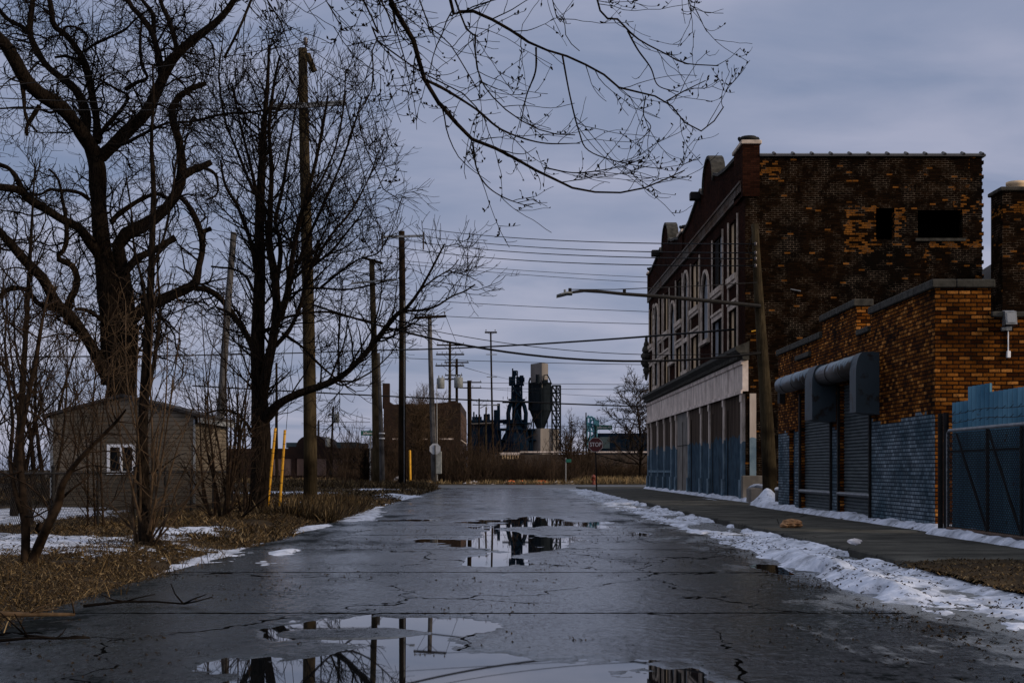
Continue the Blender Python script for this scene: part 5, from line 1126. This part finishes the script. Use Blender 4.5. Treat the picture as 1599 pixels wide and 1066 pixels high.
T.limb([(404, 330), (396, 280), (384, 230), (372, 180), (362, 130)], Y, 6, 2.5, 1)
T.limb([(412, 655), (432, 632), (469, 613), (500, 603), (534, 587), (562, 561), (582, 538), (600, 515), (612, 499), (624, 487), (636, 480), (655, 454), (674, 420), (694, 381)], Y, 15, 2.2, -2.5)
T.limb([(624, 487), (642, 485), (660, 484), (683, 477), (705, 463), (725, 455), (742, 444)], Y-1.9, 4.5, 2, -.5)
T.limb([(655, 454), (672, 440), (690, 428), (706, 418), (716, 405)], Y-2.2, 3, 1.5, .6)
T.limb([(452, 470), (470, 452), (500, 450), (540, 452), (580, 445), (612, 436)], Y, 4.5, 2, -1)
T.limb([(430, 500), (470, 490), (510, 487), (550, 496), (600, 505)], Y, 4.5, 2, 1)
T.limb([(486, 418), (502, 405), (520, 390), (540, 365), (560, 340), (572, 320)], Y, 5, 2, -1)
T.limb([(446, 465), (462, 420), (482, 370), (505, 320), (530, 262), (552, 200), (566, 150)], Y, 7, 2, -1.5)
T.limb([(486, 418), (515, 370), (548, 330), (575, 280), (592, 235)], Y-.6, 5, 2, 1.5)
T.limb([(472, 330), (500, 285), (524, 230), (536, 170), (540, 110)], Y, 4.5, 2, 1.5)
T.limb([(396, 300), (372, 240), (352, 190), (342, 120), (348, 60)], Y, 5, 2, 1)
T.limb([(500, 450), (530, 425), (560, 405), (590, 395), (606, 370)], Y, 4, 1.8, -1.5)
T.limb([(404, 690), (384, 660), (368, 645), (345, 640), (320, 645)], Y, 6, 2.5, -1)
T.limb([(440, 520), (470, 540), (500, 570), (530, 595), (556, 612)], Y, 5, 2, 1)
T.twigs([dict(dens=5.6, lr=(1.0, 3.4), ang=(34, 78), up=.075, wig=.13, nseg=9, rr=.38, rmin=.011, rmax=.030, sides=4, t0=.15),
         dict(dens=6, lr=(.35, 1.4), ang=(20, 58), up=.06, wig=.13, nseg=5, rr=.6, rmin=.0085, taper=.4),
         dict(dens=3.6, lr=(.14, .5), ang=(20, 50), up=.05, wig=.12, nseg=3, rr=.7, rmin=.0068, taper=.3)])

# slender tree with basal shoots in the snow patch
T = Tree('slender dark tree ringed by tan basal shoots, in front of the shed window', tuple(P(228, 858, 19.8)*(1, 1, 0)), 13)
Y = 19.8
T.limb([(230, 866), (226, 830), (224, 770), (222, 700), (224, 640), (228, 570), (232, 500), (236, 430), (238, 360), (240, 290), (236, 220), (240, 160), (238, 100)], Y, 24, 3, .4)
T.limb([(226, 640), (236, 590), (244, 540), (250, 480), (246, 420), (250, 360)], Y, 8, 2.5, .4)
T.limb([(232, 500), (222, 440), (210, 390), (205, 330), (196, 270)], Y, 5, 2, -.5)
T.limb([(238, 420), (256, 370), (268, 310), (276, 250), (290, 190)], Y, 5, 2, .6)
T.tr.blob((P(230, 858, Y)[0], Y, .13), (.20, .20, .10), random.Random(2), .25, 12, 7)
T.twigs([dict(dens=4.6, lr=(.4, 1.8), ang=(25, 65), up=.06, wig=.14, nseg=7, rr=.4, rmin=.0050, rmax=.012, t0=.12, sides=4),
         dict(dens=4.2, lr=(.15, .6), ang=(25, 60), up=.05, wig=.15, nseg=4, rr=.6, rmin=.0042, taper=.4)])
def clump(label, px, py, Y, targets, seed, mat='tantwig', w=4.5):
    T = Tree(label, tuple(P(px, py, Y)*(1, 1, 0)), seed, 'sapling_clump', 'shrub')
    for i, (x, y) in enumerate(targets):
        R = T.R; bx = px+R.normal(0, 7); m1 = (bx+(x-bx)*.35+R.normal(0, 5), py+(y-py)*.3); m2 = (bx+(x-bx)*.7+R.normal(0, 5), py+(y-py)*.65)
        T.limb([(bx, py+4), m1, m2, (x, y)], Y, w*R.uniform(.7, 1.3), 1.2, R.normal(0, .7))
    k_ = MB(); k_.blob((P(px, py, Y)[0], Y, .11), (.24, .20, .10), random.Random(seed), .3, 10, 6); k_.build('stump', M['bark'], T.t, True)
    T.twigs([dict(dens=4.4, lr=(.3, 1.5), ang=(20, 60), up=.04, wig=.14, nseg=6, rr=.5, rmin=.0048, rmax=.010, t0=.1, sides=4),
             dict(dens=3.4, lr=(.1, .4), ang=(20, 55), up=.03, wig=.15, nseg=3, rr=.6, rmin=.0038, taper=.4)], mat, mat)
clump('fan of thin tan shoots around the slender tree in the snow patch', 228, 856, 19.7, [(175, 560), (196, 470), (205, 600), (216, 510), (246, 420), (262, 520), (270, 590), (286, 470), (300, 640), (315, 690), (182, 700), (250, 640), (330, 720), (160, 760), (345, 700)], 14)
clump('spreading brown shrub clump at the right corner of the shed', 342, 822, 29.5, [(300, 560), (314, 480), (322, 620), (335, 520), (348, 440), (356, 600), (372, 560), (384, 640), (296, 680), (400, 700), (410, 740), (280, 720), (365, 690), (392, 600), (425, 770)], 15, 'redtwig', 5)
clump('thin brown shrub clump behind the dark tree trunk with yellow guards', 385, 818, 33.0, [(372, 640), (390, 560), (362, 700), (395, 700), (412, 660), (350, 740)], 16, 'redtwig', 4)
# small forked tree nearest the camera on the left
T = Tree('small forked brown tree with a cut stub near the left picture edge', tuple(P(44, 886, 15.9)*(1, 1, 0)), 17)
Y = 15.9
T.limb([(38, 898), (40, 860), (40, 815), (36, 790), (35, 755), (30, 715), (33, 675), (38, 650), (46, 610), (56, 560), (66, 500), (80, 440)], Y, 17, 3, .4)
T.limb([(44, 896), (54, 868), (66, 840), (76, 818), (92, 784), (96, 760), (112, 732), (136, 704), (160, 680), (180, 660), (196, 640)], Y, 20, 3, -.5)
T.limb([(68, 842), (66, 826), (58, 822)], Y, 13, 14, 0, False)
T.limb([(35, 760), (26, 742), (24, 750)], Y, 3, 2)
T.limb([(33, 800), (24, 770), (16, 720), (20, 660), (14, 600), (8, 540), (12, 470)], Y, 8, 2.5, .5)
T.limb([(34, 735), (14, 742), (0, 748), (-12, 750)], Y, 3, 1.5)
T.limb([(40, 805), (54, 806), (70, 798), (84, 790), (80, 776)], Y, 3.5, 2)
T.limb([(96, 778), (112, 764), (128, 752), (142, 738)], Y, 5, 2)
T.limb([(42, 640), (58, 650), (80, 672), (110, 684), (124, 706)], Y, 3.5, 1.5)
T.limb([(36, 690), (50, 660), (70, 640), (90, 620), (110, 580)], Y, 4, 1.5)
T.limb([(112, 732), (118, 690), (110, 650), (120, 610)], Y, 3, 1.3)
T.twigs([dict(dens=8.0, lr=(.4, 2.0), ang=(30, 80), up=.03, wig=.18, nseg=7, rr=.45, rmin=.0042, rmax=.010, t0=.3, sides=4),
         dict(dens=5.0, lr=(.1, .45), ang=(25, 70), up=.03, wig=.2, nseg=4, rr=.6, rmin=.0034, taper=.4)], 'redtwig', 'redtwig')

# overhanging maple, its trunk out of frame on the left; budded twigs hang into the top of the picture
T = Tree('budding bare branches hanging into the top centre from a tree out of frame', (-5.3, 6.0, 0), 18)
root = [(-5.3, 6, -.2), (-5.25, 6.05, 2), (-5.1, 6.2, 4), (-4.6, 6.6, 5.6), (-3.6, 7.6, 6.7), (-2.2, 8.8, 7.1), (-.8, 9.6, 7.0), (.6, 10.1, 6.3)]
T.limb(root, 10, .5, .10, 0, False, False, .1, 40)
def hang(pts, Y, w0, w1, drift=0, frm=None, g=True):
    q = [P(x, y, Y+drift*i/max(1, len(pts)-1)+T.R.normal(0, .05)) for i, (x, y) in enumerate(pts)]
    if frm is not None: q = [np.array(frm)]+q
    T.limb(q, 10, w0*Y/F, w1*Y/F, 0, g, False, .1, 36)
hang([(600, -20), (606, 0), (638, 49), (652, 81), (658, 114), (683, 158), (711, 191), (736, 217), (784, 236), (825, 260), (866, 280), (906, 297), (967, 301), (1008, 293), (1069, 266)], 9.6, 15, 2.0, 1.0, (-2.2, 8.8, 7.1))
hang([(700, -14), (722, 10), (744, 20), (784, 39), (837, 73), (878, 85), (939, 114), (959, 134), (1004, 146), (1041, 158), (1073, 195), (1102, 203), (1130, 167)], 9.8, 9, 1.8, .6, (-.8, 9.6, 7.0))
hang([(1041, 158), (1069, 142), (1102, 126)], 10.3, 2.4, 1.4)
hang([(930, -15), (967, 32), (996, 61), (1041, 85), (1069, 99), (1122, 103)], 10.1, 6, 1.6, .4, (.6, 10.1, 6.3))
hang([(980, 49), (996, 78), (1016, 106), (1028, 134), (1060, 144)], 10.2, 3, 1.4)
hang([(712, 4), (740, 45), (742, 81), (748, 118), (768, 150), (805, 183), (854, 207), (898, 211)], 9.7, 6, 1.6, -.4, (-1.2, 9.5, 7.0))
hang([(667, 126), (695, 140), (744, 171), (784, 203), (845, 223), (906, 224)], 9.8, 5, 1.6, .6)
hang([(560, -14), (579, 36), (587, 61), (618, 85), (650, 108), (683, 126), (728, 150), (760, 190)], 9.4, 5.5, 1.6, -.5, (-2.4, 8.7, 7.1))
hang([(588, -12), (581, 61), (583, 126), (575, 154), (559, 175), (567, 219), (587, 268), (596, 293), (622, 311)], 9.1, 4.5, 1.4, -.6, (-2.6, 8.5, 7.0))
hang([(436, -90), (412, -40), (398, -14), (376, 40), (350, 91)], 8.2, 7, 4.0, -.2, (-2.6, 8.4, 6.9))
hang([(408, -14), (424, 54), (437, 91), (462, 136), (496, 189), (516, 243), (538, 285), (556, 322)], 8.4, 4, 1.3, .5, (-3.4, 7.8, 6.8))
hang([(650, -14), (668, 40), (700, 66), (740, 130)], 9.4, 4, 1.4, -.8, (-1.6, 9.2, 7.1))
hang([(738, 222), (744, 262), (760, 290), (790, 310), (832, 324)], 9.9, 3, 1.3)
hang([(837, 74), (836, 112), (822, 150), (812, 200)], 9.9, 3.5, 1.3)
hang([(878, 86), (890, 150), (904, 205), (920, 236), (975, 255), (1034, 264)], 10, 3, 1.3)
hang([(1008, 150), (1005, 180), (1016, 200), (996, 222)], 10.3, 2, 1.2)
hang([(850, 262), (900, 270), (960, 262), (1000, 250)], 10.2, 2.4, 1.2, -.3)
hang([(500, -14), (520, 40), (556, 90), (600, 120)], 8.9, 3, 1.2, .2, (-2.9, 8.2, 6.9))
hang([(860, -14), (880, 30), (885, 60), (905, 80)], 10.1, 3, 1.2, .2, (.0, 9.9, 6.7))
hang([(1072, -14), (1085, 12), (1097, 37)], 10.2, 2.4, 1.4, 0, (1.0, 10.2, 6.2))
T.limb([(.6, 10.1, 6.3), (1.0, 10.2, 6.2), (1.5, 10.3, 5.7)], 10, .08, .04, 0, False, False)
T.twigs([dict(dens=8.5, lr=(.35, 1.3), ang=(20, 62), up=.015, wig=.10, nseg=9, rr=.42, rmin=.0030, rmax=.0055, t0=.22, sides=5, wind=(.05, 0)),
         dict(dens=6.0, lr=(.08, .38), ang=(25, 60), up=.09, wig=.12, nseg=6, rr=.7, rmin=.0024, taper=.4, sides=4)], 'twig', 'bark', .28)

# generic leafless trees for the middle and far distance
def bare(label, px, base_y, Y, h, spread, seed, mat='twig', tmat='bark', lean=0, dens=1.0, trunk=.03, z0=0.0, name='bare_tree', stems=1, rmin=.012, fork=.3, group=None, up=.08, ang=(28, 62)):
    x = P(px, 0, Y)[0]; T = Tree(label, (x, Y, z0), seed, name, 'tree' if name == 'bare_tree' else 'shrub', group); R = T.R
    for q in range(stems):
        sx, sy = (R.normal(0, spread*.15), R.normal(0, spread*.12)) if stems > 1 else (0, 0); hh = h*(R.uniform(.7, 1) if stems > 1 else 1)
        tip = (x+sx+lean*hh+R.normal(0, .04*h)+sx*1.2, Y+sy*2, z0+hh*.92); mid = (x+sx+lean*hh*.4+R.normal(0, .03*h), Y+sy, z0+hh*.45)
        T.limb([(x+sx*.5, Y+sy*.5, z0-.2), mid, tip], 10, trunk*h, trunk*h*.12, 0, True, False)
    p = np.array([a for a, b in T.limbs]); r = np.array([b for a, b in T.limbs])
    p, r = grow(p, r, 2.2*dens*10/h, (spread*.5, spread*1.0), ang, up, .12, 23, .5, R, rmin*1.6, 1, fork, .55)
    tubes(T.tr, p, r, 5); T.limbs = list(zip(p, r))
    T.twigs([dict(dens=1.7*dens*10/h, lr=(h*.06, h*.2), ang=(22, 60), up=.05, wig=.15, nseg=6, rr=.5, rmin=rmin, sides=3),
             dict(dens=2.6*dens*10/h, lr=(h*.03, h*.09), ang=(22, 60), up=.04, wig=.15, nseg=4, rr=.7, rmin=rmin*.8, taper=.4)], mat, tmat); return T
bare('round crowned bare tree beyond the junction, partly behind the tall brick block', 1000, 745, 128, 9.0, 7.5, 31, 'greytwig', 'bark', -.03, 2.4, .035, rmin=.024, up=.0, fork=.18, ang=(38, 78))
bare('dark bare tree leaning at the left edge behind the small forked tree', 20, 830, 30, 8.5, 3.2, 32, 'twig', 'bark', .02, 1.1, .026, rmin=.008)
bare('bare tree with many thin stems left of the tan shed', 70, 815, 52, 9, 3.6, 33, 'twig', 'bark', -.02, 1.0, .022, stems=3, rmin=.011)
bare('thin bare tree at the far left beside the shed corner', -12, 820, 44, 10, 3.6, 34, 'twig', 'bark', .05, 1.1, .022, stems=2, rmin=.010)
bare('grey bare tree far behind the gap right of the tan shed', 372, 760, 120, 13, 6, 35, 'greytwig', 'bark', 0, 1.0, .02, stems=3, rmin=.017)
bare('grey bare tree far behind the shed roof corner', 318, 760, 125, 12, 6, 36, 'greytwig', 'bark', 0, 1.0, .02, stems=3, rmin=.017)
bare('grey bare tree far behind, left of the shed gable', 110, 760, 110, 13, 7, 37, 'greytwig', 'bark', 0, 1.0, .02, stems=3, rmin=.016)
bare('tangled brown sapling between the small forked tree and the shed', 66, 850, 26, 5.5, 2.6, 47, 'redtwig', 'redtwig', .03, 1.3, .014, stems=3, rmin=.006, name='bare_shrub', fork=.1)
bare('thin sapling bending over the fence by the shed window', 150, 850, 25, 5.0, 2.4, 48, 'tantwig', 'redtwig', -.05, 1.1, .010, stems=3, rmin=.005, name='bare_shrub', fork=.1)
bare('grey bare tree far behind at the left picture edge', 20, 760, 105, 12, 7, 38, 'greytwig', 'bark', 0, 1.0, .02, stems=3, rmin=.016)
bare('tall brown bare tree in front of the far brick building, right of the dark pole', 648, 752, 122, 9.0, 4.6, 39, 'tantwig', 'brush', 0, 2.4, .018, stems=3, rmin=.013)
bare('paler bare tree rising above the far brick building roof', 690, 752, 126, 9.8, 4.4, 40, 'tantwig', 'brush', 0, 2.2, .018, stems=3, rmin=.013)
bare('thin bare tree before the far brick building, between the roadside poles', 612, 752, 118, 6.6, 3.0, 41, 'brush', 'brush', 0, 1.8, .018, stems=3, rmin=.012)
bare('brown bare shrub left of the stop sign below the distant small pole', 893, 752, 135, 6.4, 3.2, 42, 'brush', 'brush', 0, 1.5, .018, stems=5, rmin=.015, name='bare_shrub', fork=.1)
bare('brown bare shrub directly left of the stop sign post', 912, 752, 138, 5.2, 2.6, 43, 'brush', 'brush', 0, 1.5, .018, stems=4, rmin=.015, name='bare_shrub', fork=.1)
bare('low dark shrub standing before the low red building', 539, 752, 122, 1.7, 1.4, 44, 'bark', 'bark', 0, 1.6, .02, stems=5, rmin=.02, name='bare_shrub', fork=.05)
bare('rough shrub at the foot of the slim brown roadside pole', 572, 760, 89, 2.6, 1.2, 45, 'twig', 'twig', 0, 1.2, .02, stems=4, rmin=.012, name='bare_shrub', fork=.05)
bare('brown bare shrub before the distant gantry poles', 742, 752, 128, 3.6, 2.4, 46, 'brush', 'brush', 0, 1.3, .018, stems=5, rmin=.014, name='bare_shrub', fork=.1)
# the brown brush that lines the far side of the junction reads as one mass
R = np.random.default_rng(91); k = MB()
def brush(n, x0, x1, y0, y1, hlo, hhi, r, mask=None):
    x = R.uniform(x0, x1, n); y = R.uniform(y0, y1, n); hm = (.30+1.35*fbm(x*.45, y*.25, 77)); h = R.uniform(hlo, hhi, n)*hm
    d = np.stack((R.normal(0, .32, n), R.normal(0, .3, n), np.ones(n)), -1); p = np.zeros((n, 6, 3)); p[:, 0] = np.stack((x, y, 0*x), -1)
    for i in range(5): d = d+R.normal(0, .14, (n, 3)); d[:, 2] = np.maximum(d[:, 2], .1); q = d/np.linalg.norm(d, axis=1, keepdims=True); p[:, i+1] = p[:, i]+q*(h/5)[:, None]
    rr = np.tile(np.linspace(r, r*.4, 6), (n, 1)); tubes(k, p, rr, 3)
    c, cr = grow(p, rr, 2.0, (.3, 1.1), (20, 60), .05, .15, 4, .7, R, r*.6); tubes(k, c, cr, 3)
brush(1000, -14, -1.0, 117, 126, 2.0, 4.2, .022); brush(900, -1.5, 7.5, 118, 128, 1.2, 2.9, .022); brush(900, 7, 17, 129, 138, 1.0, 2.4, .022); brush(500, -13.5, -9, 112.8, 116, .8, 2.0, .018)
brush(900, -60, -12, 96, 100, .4, 1.4, .02); brush(160, -14, 8, 117, 128, 3.2, 6.5, .022); brush(60, 7, 17, 129, 136, 2.2, 4.5, .022)
tag(k.build('brush', M['brush']), kind='stuff')
k = MB(); brush(1600, -48, -13.5, 50, 75, .8, 3.2, .012); tag(k.build('scrub', M['twig']), kind='stuff')
k = MB()
for x in np.arange(-2, 40, 2.2): k.blob((x, 139+R.normal(0, .5), .3), (1.9, 1.0, 1.15+R.normal(0, .15)), random.Random(int(x*10)), .22, 12, 7)
tag(k.build('embankment', M['soil'], None, True), kind='structure')
